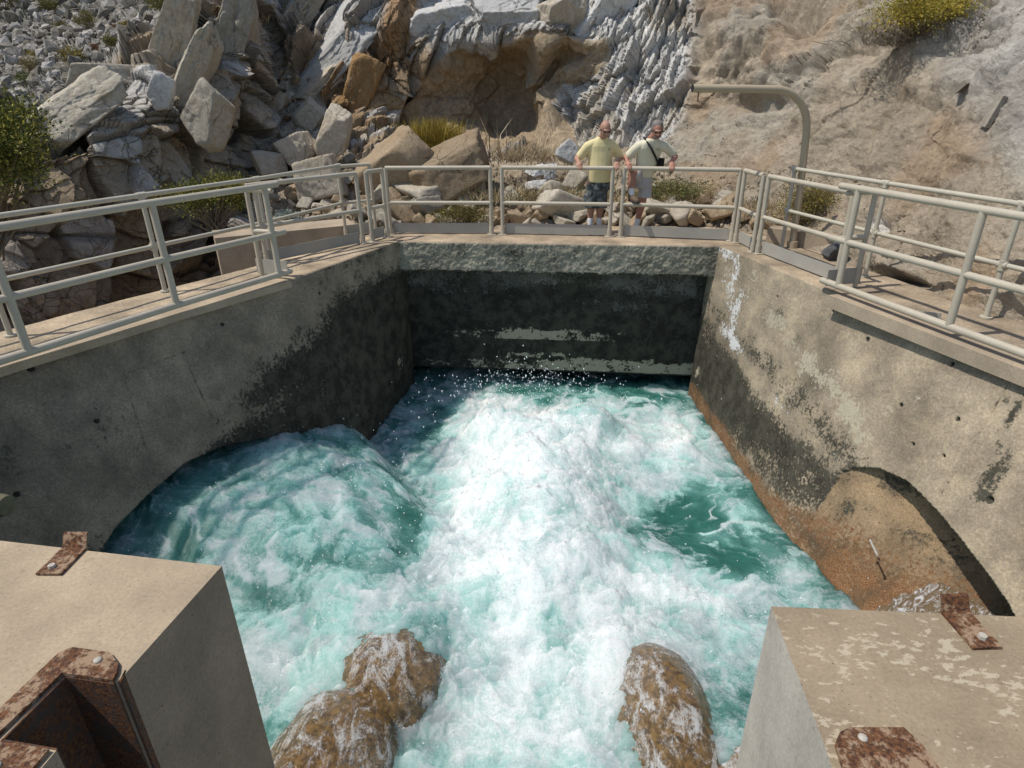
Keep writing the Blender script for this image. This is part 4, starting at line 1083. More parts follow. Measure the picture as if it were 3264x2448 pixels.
# ------------------------------------------------------------------ plants
def leaf_soup(centres, dirs, size, r, aspect=.45, cols=None, bend=.0):
    """one small leaf per centre; returns verts, quads, colours"""
    n = len(centres)
    d = dirs/np.linalg.norm(dirs, axis=1, keepdims=True)
    a = np.cross(d, r.normal(size=(n, 3))); a /= np.linalg.norm(a, axis=1, keepdims=True) + 1e-9
    s = size*r.uniform(.6, 1.4, n)[:, None]
    p0 = centres; tip = centres + d*s; m = centres + d*s*.5
    V = np.stack([p0, m + a*s*aspect*.5, tip, m - a*s*aspect*.5], 1).reshape(-1, 3)
    Fq = np.arange(n*4).reshape(n, 4)
    return V, Fq, np.repeat(cols, 4, axis=0)
def pick(cols, n, r, var=.3):
    c = np.array(cols)[r.integers(len(cols), size=n)]
    return c*r.uniform(1-var, 1+var, (n, 1))
def shrub(name, label, cat, c, rad, cols, n=2500, leaf=.05, clumps=26, seed=1, group=None, twig=True, aspect=.45, flat=.0, crown='foliage', stem='branches', spread=.24, base=None):
    """leafy plant: clumps of small leaves on branches, with gaps between the clumps"""
    r = np.random.default_rng(seed); c = np.array(c); rad = np.array(rad)
    base = np.array(base) if base is not None else c - np.array([0, 0, rad[2]*.95])
    root = empty(name, Vector(base), label, cat, group)
    u = r.normal(size=(clumps, 3)); u /= np.linalg.norm(u, axis=1, keepdims=True); u[:, 2] = np.where(u[:, 2] < -.35, -u[:, 2], u[:, 2])
    cc = c + u*rad*r.uniform(.35, 1.0, (clumps, 1))
    k = r.integers(clumps, size=n); cs = r.uniform(.6, 1.25, clumps)[k][:, None]
    off = r.normal(size=(n, 3))*rad*spread*cs
    P = cc[k] + off
    dirs = off/ (np.linalg.norm(off, axis=1, keepdims=True)+1e-6) + np.array([0, 0, .5]) + .6*r.normal(size=(n, 3))
    col = pick(cols, n, r)*(r.uniform(.75, 1.2, clumps)[k][:, None])
    V, Fq, C4 = leaf_soup(P, dirs, leaf, r, aspect, col)
    soup(crown, V, Fq, M_LEAF, root, {'col': np.clip(C4, 0, 1)})
    if twig:
        bm = bmesh.new()
        for q in cc[::1]:
            b0 = Vector(base) + Vector(r.normal(size=3)*rad*.08); e = Vector(q); mid = b0.lerp(e, .5) + Vector(r.normal(size=3)*rad*.12)
            w = float(max(rad))*.011
            tube(bm, [b0, mid, e], [w*1.5, w, w*.4], 5, caps=False)
        obj(stem, bm, M_TWIG, root)
    return root
def blades(name, label, cat, c, rad, cols, n=900, length=.4, width=.006, seed=1, lean=.5, group=None, part=True):
    """tuft of thin dry stems or grass; each blade bends once"""
    r = np.random.default_rng(seed); c = np.array(c); rad = np.array(rad)
    b = c + np.stack([r.normal(size=n)*rad[0]*.5, r.normal(size=n)*rad[1]*.5, r.uniform(-.05, .02, n)], 1)
    d = np.stack([r.normal(size=n)*lean, r.normal(size=n)*lean, np.ones(n)], 1); d /= np.linalg.norm(d, axis=1, keepdims=True)
    L_ = length*r.uniform(.4, 1.2, n)[:, None]
    k2 = d + r.normal(size=(n, 3))*.35; k2 /= np.linalg.norm(k2, axis=1, keepdims=True)
    m = b + d*L_*.55; t = m + k2*L_*.45
    a = np.cross(d, r.normal(size=(n, 3))); a /= np.linalg.norm(a, axis=1, keepdims=True); a *= width
    V = np.stack([b-a, b+a, m+a*.8, m-a*.8, m-a*.8, m+a*.8, t+a*.15, t-a*.15], 1).reshape(-1, 3)
    Fq = np.arange(n*8).reshape(-1, 4)
    col = np.repeat(pick(cols, n, r), 8, axis=0)
    root = empty(name, Vector(c), label, cat, group)
    soup('stems', V, Fq, M_DRY, root, {'col': np.clip(col, 0, 1)})
    return root
GRN = [(.085, .105, .022), (.12, .135, .03), (.055, .075, .018), (.17, .17, .035)]
YEL = [(.30, .21, .03), (.22, .17, .03), (.36, .27, .05), (.16, .14, .03)]
OLV = [(.15, .14, .045), (.20, .17, .06), (.11, .11, .035), (.26, .20, .08)]
DRYC = [(.42, .33, .20), (.34, .26, .15), (.50, .41, .27), (.27, .20, .12)]
DKG = [(.055, .065, .020), (.075, .085, .022), (.10, .11, .025), (.04, .05, .015)]
def at_px(px, py, Y): return tuple(at_y(px, py, Y))
# tree at the left edge
tr = shrub('small_tree', 'dark green leafy tree at the left edge, before the shaded rock', 'tree', at_px(-8, 345, 8.9), (.78, .7, .92), GRN + [(.24, .24, .045), (.32, .30, .06), (.38, .34, .08), (.07,.09,.02)], 16000, .05, 60, 21, crown='crown', stem='trunk', spread=.17, base=at_px(-20, 560, 8.6))
shrub('bush', 'dark bush with yellow-green tips behind the left railing, in shade', 'bush', at_px(455, 438, 10.9), (.78, .5, .48), GRN + [(.26, .25, .05), (.34, .30, .06)], 8000, .045, 44, 22, spread=.17)
# yellow rabbitbrush
sh = blades('yellow_shrub', 'round golden yellow shrub on top of the two big boulders', 'shrub', at_px(935, 322, 14.6), (.55, .4, .3), [(.36, .25, .04), (.28, .21, .035), (.42, .31, .06), (.20, .17, .04)], 3200, .62, .007, 23, .45)
shrub('low_shrub', 'low yellow-green shrub among stones behind the first square panel', 'shrub', at_px(1000, 468, 11.15), (.50, .25, .20), OLV + [(.30, .24, .06)], 5000, .030, 40, 24, spread=.22)
blades('dry_weeds', 'tangle of dry tan weeds right of the largest boulder', 'weeds', at_px(1130, 345, 13.8), (1.0, .5, .2), DRYC, 700, .48, .006, 25, .9)
blades('dry_weeds', 'tall sparse dry stalks poking up right of the golden shrub', 'weeds', at_px(1085, 340, 13.9), (.5, .3, .2), DRYC, 26, .80, .010, 26, .35)
blades('dry_weeds', 'grey-green dry weeds between white stones behind the middle panel', 'weeds', at_px(1165, 430, 12.0), (1.3, .5, .2), DRYC + OLV, 1100, .34, .006, 27, .9)
shrub('leafy_weeds', 'patch of green leafy weeds right of the bearded man', 'weeds', at_px(1448, 425, 11.9), (.72, .4, .30), [(.14, .16, .05), (.20, .20, .07), (.30, .25, .11), (.10, .12, .04)], 6000, .035, 44, 28, spread=.22)
blades('dry_weeds', 'dry grass around the green weeds beside the bearded man', 'weeds', at_px(1450, 432, 12.1), (1.3, .4, .2), DRYC, 1200, .36, .005, 29, .7)
shrub('olive_shrub', 'olive yellow shrub behind the davit post at right', 'shrub', at_px(1740, 452, 9.9), (.62, .4, .38), [(.26, .20, .08), (.20, .165, .06), (.33, .25, .11), (.16, .14, .04), (.24, .22, .03)], 9000, .028, 50, 30, spread=.2)
blades('dry_weeds', 'dry grass at the foot of the right slope near the davit', 'weeds', at_px(1640, 455, 10.8), (.5, .3, .2), DRYC, 400, .30, .005, 31, .8)
# shrub hanging on the upper right slope
p_, n_ = on_cliff(1990, 60)
tp = shrub('slope_shrub', 'yellow-green shrub with bare twigs on the upper right slope', 'shrub', at_px(2000, 42, p_.y - .35), (.82, .45, .42), [(.42, .31, .045), (.34, .27, .05), (.48, .36, .07), (.30, .28, .05), (.36, .32, .06)], 11000, .034, 46, 32, spread=.18, base=p_ + n_*.03 + Vector((.05, 0, -.30)))
blades('dry_weeds', 'grey bare twigs trailing under the upper right shrub', 'weeds', p_ + n_*.12 + Vector((.15, 0, -.30)), (1.0, .3, .3), [(.26, .22, .17), (.18, .15, .11)], 800, .50, .005, 33, 1.3)
shrub('silver_plant', 'small silvery plant by the wing wall at left', 'plant', at_px(622, 470, 11.2), (.22, .15, .12), [(.32, .36, .32), (.24, .29, .25)], 700, .045, 16, 34)
spec = [(135, 71, 26, OLV, 'tan tuft left of centre on the far scree'), (202, 72, 40, OLV, 'wide olive tuft in the middle of the far scree'), (243, 58, 22, [(.20, .11, .05), (.16, .09, .04)], 'round rusty brown shrub on the far scree'),
        (352, 46, 52, OLV + GRN, 'green shrub by the top of the leaning slab'), (81, 158, 46, OLV + DRYC, 'dry grassy clump at the left on the far scree'), (152, 156, 54, OLV + YEL, 'yellow shrub just behind the broad sunlit slab'),
        (263, 133, 34, GRN + OLV, 'green shrub above the rounded grey boulder'), (64, 111, 20, OLV, 'upper one of two small round shrubs at far left'), (79, 126, 20, YEL, 'lower one of two small round shrubs at far left'),
        (199, 110, 24, [(.24, .13, .06), (.19, .10, .05)], 'rusty shrub below the wide olive tuft'), (280, 86, 24, YEL, 'small yellow tuft near the leaning slab'), (70, 195, 30, GRN, 'green shrub low on the scree at far left'),
        (30, 20, 60, OLV + GRN, 'dusky bush at the top left corner'), (90, 35, 44, OLV + GRN, 'second dusky bush near the top left corner'), (345, 12, 34, DRYC + OLV, 'straw-coloured bush at the top edge left'),
        (8, 250, 40, YEL + OLV, 'orange-yellow shrub above the left edge tree')]
for k, (px, py, w, cols, lab) in enumerate(spec):
    p, n = on_cliff(px, py); d = p.y*_ct - (p.z-CAM_H)*_st; s = w/FPX*d/2
    shrub('hillside_shrub', lab, 'shrub', p + n*s*.5 + Vector((0, 0, s*.6)), (s*1.1, s*.8, s*.85), cols, 1300, s*.17, 16, 50+k, group='shrubs on the far scree', spread=.26)
for k, (px, py, lab) in enumerate(((572, 40, 'dry tuft on the pale rock top, left one'), (600, 58, 'dry tuft on the pale rock top, right one'))):
    p, n = on_cliff(px, py); blades('grass_tuft', lab, 'grass', p + n*.1, (.3, .2, .1), DRYC, 220, .5, .008, 80+k, .6)

# ------------------------------------------------------------------ churning water
wy_ = np.concatenate([np.arange(.3, 4.5, .0095), np.arange(4.5, 7.5, .012), np.arange(7.5, 11.2, .017)])
wx_ = np.arange(-5.4, 4.2, .0115)
WX, WY = np.meshgrid(wx_, wy_)
hx = np.interp(WX, [-5.4, -4.4, -3.4, -2.6, -2.0, -1.4, -.9], [.9, .95, .95, .85, .68, .50, .30])
yc = np.interp(WX, [-5, -3.5, -2, -1], [5.75, 5.75, 5.5, 5.2]); dy = np.where(WY > yc, 0, (WY-yc)/1.25)
sd_ = (WX+2.30)*.854 + (WY-7.75)*.52                      # edge where the jet from the left arch drops off
H = hx*np.exp(-np.abs(dy)**2.2)*sstep(.35, -.40, sd_ + .22*np.sin(WX*3.1+WY*2.3))*(1-.35*sstep(6.4, 8.2, WY))
def g(cx, cy, rx_, ry_, a, ang_=0): return a*blob(WX, WY, cx, cy, rx_, ry_, ang_)
H += g(.35, 6.6, .75, 1.5, .58) + g(1.1, 8.25, .55, .38, .50) + g(-.25, 8.15, .5, .40, .46) + g(.45, 4.9, .8, .9, .26) + g(.3, 3.2, .7, 1.2, .12) + g(.45, 7.6, .8, .45, .16)
H += g(-1.15, 3.95, .55, .5, .34) + g(-1.6, 3.1, .5, .65, .28) + g(1.3, 3.45, .5, .85, .31) + g(1.85, 3.1, .4, .5, .18) + g(1.75, 5.2, .9, .35, .14, -.3) + g(-.6, 4.6, .7, .3, .12, .4)
H += g(2.0, 6.35, .55, .6, -.14) + g(-1.1, 7.1, .6, .9, -.10) + g(2.3, 7.6, .5, .4, .16)
P0 = np.stack([WX, WY, WATER_Z + H], -1)
qx, qy = pix(P0)
p2 = np.stack([WX, WY, H*1.3], -1).reshape(-1, 3)
w1 = fbm(p2*1.7, 4, 601); w2 = fbm(p2*1.7 + 9, 4, 602)
pw = p2 + .30*np.stack([w1, w2, 0*w1], 1)
pw2 = p2 + .55*np.stack([w1, w2, 0*w1], 1)
tb = fbm(pw*2.4, 6, 603, .58).reshape(WX.shape); tf = fbm(pw*9, 5, 604, .6).reshape(WX.shape)
net = fbm(pw2*np.array([2.6, 2.6, 1]), 4, 605, .5, mode='ridge').reshape(WX.shape)
bill = fbm(pw*2.3, 4, 606, .5, mode='billow').reshape(WX.shape); bill2 = fbm(pw*7.5, 4, 607, .55, mode='billow').reshape(WX.shape); bill3 = fbm(p2*26, 3, 608, .6).reshape(WX.shape)
jx = qx + 30*w1.reshape(WX.shape); jy = qy + 30*w2.reshape(WX.shape)
def B(cx, cy, rx_, ry_, a, ang_=0): return a*blob(jx, jy, cx, cy, rx_, ry_, ang_)
foam = .43 + B(1190, 1220, 190, 260, .75) + B(1270, 930, 190, 75, .45) + B(1090, 900, 90, 50, .45) + B(1010, 1060, 60, 150, .55, .25) + B(1130, 1030, 110, 140, .35)
foam += B(1160, 1560, 330, 200, .55) + B(800, 1290, 260, 60, .30, -.35) + B(1470, 940, 40, 80, .40) + B(1400, 1010, 140, 60, .22) + B(1380, 1090, 110, 40, .28, -.6)
foam += B(1440, 1260, 170, 60, .55) + B(1560, 1300, 90, 60, .45) + B(640, 1430, 120, 90, .40) + B(1240, 1420, 200, 160, .3) + B(700, 1620, 140, 90, .1)
foam += B(640, 1060, 280, 110, .08) - B(900, 1080, 70, 110, .34, -.5) - B(870, 930, 90, 50, .22) - B(1480, 1120, 130, 80, .62) - B(1630, 1215, 180, 85, .60) - B(1390, 868, 110, 35, .55)
foam -= B(1400, 1000, 50, 25, .25) + B(1085, 1420, 35, 60, .35) + B(1220, 835, 200, 22, .6) + B(350, 1080, 150, 110, .30) + B(1090, 1070, 40, 40, .25) + B(560, 1290, 70, 110, .16) + B(1350, 1180, 50, 40, .15)
foam += B(1590, 1120, 30, 120, .35, -.6) + B(1700, 1240, 30, 110, .4, -.62)
foam = np.clip(foam, 0, 1.15)
netw = np.clip(1 - foam*1.3, 0, 1)
fd = foam + .56*tb + .30*tf + .50*sstep(.30, .72, net)*netw
veil = np.clip(.20 + .9*foam + .5*tb + B(640, 1070, 300, 140, .12) , 0, 1)
amp = np.clip(foam*1.15, .42, 1) - .22*blob(qx, qy, 1480, 1120, 120, 75) - .15*blob(qx, qy, 1650, 1220, 120, 60)
spk = np.clip(fbm(pw*7.5, 4, 609, .6, mode='ridge').reshape(WX.shape) - .02, 0, 1)**1.6
H2 = H + amp*(.075*spk*np.clip(foam*1.2 - .2, 0, 1) + .11*bill + .050*bill2 + .013*bill3) + .035*tb + .02*sstep(.3, .8, net)*netw
# water thins out against the walls and dark gap at the back
P1 = np.stack([WX + .03*amp*tf, WY + .03*amp*tb, WATER_Z + H2], -1)
cx_ = (WX[:-1, :-1]+WX[1:, 1:])/2; cy_ = (WY[:-1, :-1]+WY[1:, 1:])/2
inarch = np.exp(-((cy_-5.9)/1.5)**4)
keep = (cx_ > LB(cy_) - .12 - 1.5*inarch) & (cx_ < RB(cy_) + .22)
me = grid_mesh('water', P1, {'foam': np.stack([np.clip(fd, 0, 1.5), veil, np.clip(.5+.5*tf, 0, 1)], -1).reshape(-1, 3)}, True, keep)
b = NB('white_water'); v = b.world(); a = b.sep(b.attr('foam').outputs['Color'])
nf = b.noise(46, 5, .72, v); nm = b.noise(12, 6, .7, v, .5); ng = b.noise(150, 5, .75, v)
nn = b.math('SUBTRACT', b.math('ADD', b.math('MULTIPLY', nf, .50), b.math('ADD', b.math('MULTIPLY', nm, .25), b.math('MULTIPLY', ng, .42))), .585)
t = b.math('ADD', a[0], b.math('MULTIPLY', nn, 2.0))
deep = b.mix(b.rng(a[1], .1, .85), (.028, .13, .106), (.16, .36, .33))
tint = b.mix(b.rng(b.noise(2.1, 5, .6, v, .8), .42, .60), (.42, .50, .505), (.33, .54, .505))
col = b.mix(b.rng(t, .22, .74, 0, 1), deep, tint)
col = b.mix(b.rng(t, .70, 1.50, 0, 1), col, (.80, .85, .845))
rough = b.rng(t, .25, .8, .12, .6)
hh = b.math('ADD', b.math('MULTIPLY', nf, .5), b.math('ADD', b.math('MULTIPLY', nm, .7), b.math('MULTIPLY', ng, .3)))
M_WATER = b.done(col, rough, b.bump(hh, .38, .03), .45)
b.p.inputs['IOR'].default_value = 1.33
b.p.inputs['Subsurface Weight'].default_value = 1.0
b.p.inputs['Subsurface Radius'].default_value = (.8, 1.0, 1.0); b.p.inputs['Subsurface Scale'].default_value = 1.3
tag(link('water', me, M_WATER), kind='structure')

# drowned baffle blocks with water streaming over them
b = NB('wet_ochre_stone'); v = b.world(); vf_ = b.mapping(v, (1.25, .75, 1.0), (0, 0, .15))
n1 = b.noise(4.5, 7, .7, vf_, 1.0); n2 = b.noise(20, 6, .72, v, .4); n3 = b.noise(60, 5, .75, vf_)
col = b.mix(b.rng(n2, .35, .65), (.06, .034, .012), (.24, .135, .035)); col = b.mix(b.rng(n1, .5, .7, 0, .8), col, (.26, .165, .03))
fm = b.math('ADD', b.math('MULTIPLY', n1, .75), b.math('ADD', b.math('MULTIPLY', n2, .12), b.math('MULTIPLY', n3, .32)))
col = b.mix(b.rng(fm, .565, .73, 0, .9), col, (.56, .59, .61))
M_WET = b.done(col, b.rng(fm, .56, .70, .05, .45), b.bump(b.math('ADD', n1, b.math('MULTIPLY', n3, .6)), .7, .04), .8)
def drowned(label, c, dims, seed, rz=0.0):
    V, Fc = ico(5); P = np.sign(V)*np.abs(V)**.8; P = P/np.maximum(np.linalg.norm(P, axis=1, keepdims=True), .8)
    P = P*(1 + .09*fbm(V*1.5+seed, 4, seed)[:, None] + .025*fbm(V*6+seed, 4, seed)[:, None])*np.array(dims)
    cz, sz = math.cos(rz), math.sin(rz); P = np.stack([P[:, 0]*cz - P[:, 1]*sz, P[:, 0]*sz + P[:, 1]*cz, P[:, 2]], 1) + np.array(c)
    o = soup('drowned_block', P, Fc, M_WET, None, None, True); return tag(o, label, 'block', 'drowned blocks')
drowned('round ochre block under streaming foam, left of the main current', (-1.12, 3.86, -2.65), (.58, .55, .54), 3)
drowned('algae-yellow block in shallow rushing water beside the left pier', (-1.44, 3.14, -2.72), (.56, .66, .54), 4, -.2)
drowned('long brown wet block standing out of the foam, right of the current', (1.24, 3.45, -2.72), (.44, .80, .56), 5, .05)
drowned('half-buried brown block in foam close to the right pier', (1.74, 2.90, -2.78), (.40, .55, .50), 6, .1)

# flying spray
def spray():
    r = np.random.default_rng(77); V0, F0 = ico(1); Vs, Fs = [], []; off = 0
    zones = [((.15, 8.75, -1.95), (.6, .30, .24), 800, .007), ((.6, 8.0, -1.95), (1.0, .5, .15), 300, .007), ((.3, 6.0, -1.95), (.7, 1.2, .15), 420, .006), ((-.6, 6.2, -2.15), (.35, .8, .15), 300, .006),
             ((-1.2, 4.4, -2.2), (.7, .4, .14), 420, .0055), ((1.4, 4.3, -2.25), (.8, .4, .12), 300, .0055), ((.2, 3.2, -2.3), (1.5, .8, .10), 500, .005), ((-2.2, 5.6, -1.85), (1.0, .9, .14), 900, .005), ((2.2, 8.2, -2.3), (.5, .6, .12), 160, .006)]
    for c, s, n, sz in zones:
        for _ in range(n):
            p = np.array(c) + r.normal(size=3)*np.array(s)*[1, 1, 1]
            k = sz*1.5*r.uniform(.1, 1.0)**3.2 + .0013; p[2] = c[2] - .1 + abs(p[2]-c[2])*r.uniform(.1, 1.25); st = np.array([1, 1, r.uniform(1, 2.2)])
            Vs.append(V0*k*st + p); Fs.append(F0 + off); off += len(V0)
    b = NB('droplets'); m = b.done((.80, .86, .87), .15, None, .6)
    tag(soup('spray', np.concatenate(Vs), np.concatenate(Fs), m, None, None, True), 'drops of spray thrown up over the foam', 'spray', None, 'stuff')
spray()

# trickle running down the right apron, steel strap, pipe stub
ys = np.arange(3.9, 4.62, .01); zs = np.arange(-2.62, -2.10, .01); Y, Z = np.meshgrid(ys, zs)
za = RARCH(Y); t_ = np.clip(-Z/2.6, 0, 1); rec = 1.05*sstep(5.75, 4.0, Y)*np.clip((Z+2.75)/(za+2.75), 0, 1)**.8 + .02
X = RT(Y) + (RB(Y)-RT(Y))*t_ + rec
q = np.stack([X, Y, Z], -1).reshape(-1, 3); n = fbm(q*np.array([10, 10, 10]), 4, 650, .6).reshape(Y.shape)
edge = np.minimum(np.minimum((Y-3.9)/.2, (4.62 - Y)/.3), (-2.10 - Z)/.25)
X = X - .03*np.clip(edge, -.6, 1) - .010*n
bt = NB('trickle_water'); vt = bt.world(); nt_ = bt.noise(16, 6, .7, bt.mapping(vt, (1, 1.4, .5)), 1.0)
M_TRK = bt.done(bt.mix(bt.rng(nt_, .46, .70), (.15, .10, .05), (.62, .62, .64)), .06, bt.bump(nt_, .9, .03), .6)  # pale grey mixed into the colour as painted glints
tag(link('trickle', grid_mesh('trickle', np.stack([X, Y, Z], -1)), M_TRK), kind='structure')
st = empty('steel_strap', (3.56, 4.84, -1.99), 'short pale steel strap lying on the orange right apron', 'strap')
bm = bmesh.new(); box(bm, (3.555, 4.84, -1.985), (.012, -.065, -.042), (-.012, .012, .026), (.008, 0, .004)); bevel(bm, .004, 1); obj('bar', bm, M_TOE, st)
for k in (-1, 1):
    bm = bmesh.new(); ell(bm, (3.55 + .012*k, 4.84 - .07*k, -1.985 - .045*k), (.016, .016, .016)); obj('end_bolt', bm, M_RUST, st, 60)
bm = bmesh.new(); c_ = at_y(2, 1092, 3.9); tube(bm, [c_ + Vector((-.35, .05, -.02)), c_ + Vector((.0, 0, 0)), c_ + Vector((.05, -.005, 0))], [.085, .09, .075], 18)
bevel(bm, .01, 2); tag(obj('pipe_stub', bm, mat_flat('olive_mossy_metal', (.13, .12, .075), .8, .4, 25, .3, 0, .6), None, 40), 'dark mossy pipe stub poking in at the left edge above the pier', 'pipe')

# ------------------------------------------------------------------ people
M_SKIN = mat_flat('skin_tanned', (.42, .23, .16), .55, .12, 35, .35, 0, .1)
M_SKIN2 = mat_flat('skin_ruddy', (.41, .20, .14), .55, .14, 35, .35, 0, .1)
M_SHIRT1 = mat_flat('shirt_yellow', (.72, .615, .335), .9, .06, 25, .15, 0, .25)
M_SHIRT2 = mat_flat('shirt_cream', (.66, .62, .46), .9, .06, 25, .15, 0, .25)
M_PRINT = mat_flat('shirt_print', (.10, .16, .10), .9, .2, 30)
M_SHORT2 = mat_flat('shorts_pale_grey', (.42, .41, .41), .9, .08, 25, .15, 0, .25)
_b = NB('shorts_camo'); _v = _b.world(); _n = _b.noise(16, 3, .5, _v); _n2 = _b.noise(11, 3, .5, _b.mapping(_v, (1, 1.3, .8), (.5, .3, 0)))
_c = _b.mix(_b.rng(_n, .48, .52), (.075, .085, .085), (.16, .175, .17)); _c = _b.mix(_b.rng(_n2, .56, .59), _c, (.045, .05, .05))
M_SHORT1 = _b.done(_c, .9, None, .15)
M_SOCK = mat_flat('white_sock', (.72, .70, .68), .9, .08, 60)
M_SHOE = mat_flat('brown_shoe', (.12, .085, .055), .8, .25, 40)
M_SOLE = mat_flat('dark_sole', (.04, .035, .03), .8)
M_HAIR1 = mat_flat('hair_stubble', (.20, .12, .085), .9, .2, 80)
M_HAIR2 = mat_flat('hair_grey', (.20, .175, .16), .85, .35, 60, .3, 0, .8)
M_GLASS = mat_flat('dark_lens', (.012, .010, .010), .12, .1, 20, .7)
M_FRAME = mat_flat('glasses_frame', (.06, .05, .045), .4)
M_BLACK = mat_flat('black_nylon', (.016, .016, .018), .7, .2, 40)
M_MOUTH = mat_flat('mouth_dark', (.10, .03, .025), .6)
M_LIP = mat_flat('lips', (.33, .13, .10), .5)
M_STEEL = mat_flat('watch_steel', (.55, .53, .48), .35, .05, 20, .5, .8)

def chain(bm, pts, radii, flat=1.0, flat_axis=(1, 0, 0), seg=12):
    """rounded limb through joints; radii per joint; optional widening along an axis"""
    P = [Vector(p) for p in pts]; ax = Vector(flat_axis)
    dens = []; 
    for i in range(len(P)-1):
        n = max(2, int((P[i+1]-P[i]).length/.02))
        for k in range(n):
            t = k/n; dens.append((P[i].lerp(P[i+1], t), radii[i]*(1-t)+radii[i+1]*t))
    dens.append((P[-1], radii[-1]))
    start = len(bm.verts)
    tube(bm, [d[0] for d in dens], [d[1] for d in dens], seg, round_end=True)
    if flat != 1.0:
        bm.verts.ensure_lookup_table()
        for v in bm.verts[start:]:
            j = min(range(0, len(dens), 1), key=lambda k: (v.co-dens[k][0]).length_squared)
            o = v.co - dens[j][0]; v.co += ax*(o.dot(ax)*(flat-1))
def loft(bm, secs, seg=20):
    """rings (centre, half width, half depth, forward lean dir) joined into one trunk"""
    rings = []
    for c, a, b_ in secs:
        c = Vector(c); rings.append([bm.verts.new(c + Vector((a*math.copysign(abs(math.cos(t))**.85, math.cos(t)), b_*math.copysign(abs(math.sin(t))**.85, math.sin(t)), 0))) for t in [2*math.pi*k/seg for k in range(seg)]])
    for p, q in zip(rings[:-1], rings[1:]):
        for k in range(seg): bm.faces.new((p[k], p[(k+1) % seg], q[(k+1) % seg], q[k]))
    bm.faces.new(rings[0][::-1]); bm.faces.new(rings[-1])
def fuse(name, bm, mat, parent, voxel=.009, smooth=3):
    """melt overlapping closed shapes into one continuous surface"""
    me = bpy.data.meshes.new(name + '_raw'); bmesh.ops.recalc_face_normals(bm, faces=bm.faces); bm.to_mesh(me); bm.free()
    o = bpy.data.objects.new(name + '_raw', me); COL.objects.link(o)
    r = o.modifiers.new('r', 'REMESH'); r.mode = 'VOXEL'; r.voxel_size = voxel
    s = o.modifiers.new('s', 'SMOOTH'); s.factor = .5; s.iterations = smooth
    dg = bpy.context.evaluated_depsgraph_get(); res = bpy.data.meshes.new_from_object(o.evaluated_get(dg))
    bpy.data.objects.remove(o); bpy.data.meshes.remove(me)
    res.name = name; res.polygons.foreach_set('use_smooth', [True]*len(res.polygons)); res.materials.clear()
    return link(name, res, mat, parent)
def hand(bm, wrist, knuck, side, grip):
    """palm over the rail, four bent fingers closing over its front, thumb leaving the palm's side"""
    w, k = Vector(wrist), Vector(knuck); f = (k-w).normalized(); s = Vector((side, 0, 0)); s = (s - f*s.dot(f)).normalized(); dn = Vector(grip)
    chain(bm, [w, w.lerp(k, .5), k], [.026, .030, .030], 1.35, tuple(s), 10)
    for i, (o_, L_) in enumerate(((-.033, .9), (-.011, 1.05), (.011, 1.0), (.032, .8))):
        a = k + s*o_; b_ = a + f*.028*L_ + dn*.012; c = b_ + f*.012 + dn*.026*L_; d = c - f*.006 + dn*.024*L_
        chain(bm, [a - f*.015, a, b_, c, d], [.0105, .0105, .0100, .0092, .0080], seg=8)
    a = w.lerp(k, .35) - s*.032; b_ = a - s*.022 + f*.020 + dn*.010; c = b_ - s*.004 + f*.022 + dn*.020
    chain(bm, [a, b_, c], [.0125, .0115, .0095], seg=8)

def head(bm, c, tilt, yaw):
    """skull, jaw, nose, ears, neck root; c is the head centre"""
    R = Matrix.Rotation(yaw, 3, 'Z') @ Matrix.Rotation(tilt, 3, 'X'); c = Vector(c)
    def T(x, y, z): return c + R @ Vector((x, y, z))
    ell(bm, T(0, .012, .028), (.078, .098, .092), R); ell(bm, T(0, -.018, -.045), (.062, .074, .070), R)
    ell(bm, T(0, -.055, -.085), (.034, .030, .024), R)
    ell(bm, T(0, -.084, .022), (.050, .022, .014), R)             # brow
    for s in (-1, 1):
        ell(bm, T(.040*s, -.066, -.028), (.026, .024, .022), R)  # cheek
        ell(bm, T(.080*s, .008, -.012), (.010, .020, .032), R @ Matrix.Rotation(.25*s, 3, 'Z'))
    chain(bm, [T(0, -.088, .010), T(0, -.104, -.018), T(0, -.112, -.032)], [.010, .013, .016], seg=10)
    ell(bm, T(-.013, -.098, -.036), (.009, .010, .008), R); ell(bm, T(.013, -.098, -.036), (.009, .010, .008), R)
    return T, R
def face_kit(T, R, parent, lip=True, openm=False):
    bm = bmesh.new()
    for s in (-1, 1): ell(bm, T(.034*s, -.094, .006), (.028, .009, .018), R @ Matrix.Rotation(-.25*s, 3, 'Z'), 14, 8)
    g = obj('sunglasses', bm, M_GLASS, parent, 60)
    bm = bmesh.new(); tube(bm, [T(-.010, -.102, .012), T(.010, -.102, .012)], .004, 6)
    for s in (-1, 1): tube(bm, [T(.060*s, -.084, .012), T(.079*s, -.040, .012), T(.082*s, .015, .006)], .0045, 6)
    obj('glasses_frame', bm, M_FRAME, g)
    bm = bmesh.new()
    if openm: ell(bm, T(0, -.090, -.064), (.022, .010, .012), R)
    else: chain(bm, [T(-.022, -.087, -.064), T(0, -.094, -.062), T(.022, -.087, -.064)], [.004, .006, .004], seg=8)
    obj('mouth', bm, M_MOUTH if openm else M_LIP, parent, 60)

def print_patch(parent, x, z, y):
    bm = bmesh.new()
    for k, (dx, w, h_) in enumerate(((-.026, .014, .010), (-.006, .010, .012), (.012, .013, .010), (.030, .010, .009), (0, .040, .005))):
        zz_ = z if k < 4 else z - .024
        box(bm, (x+dx, y, zz_), (w/2, 0, 0), (0, .0025, 0), (0, 0, h_/2))
    obj('chest_print', bm, M_PRINT, parent)

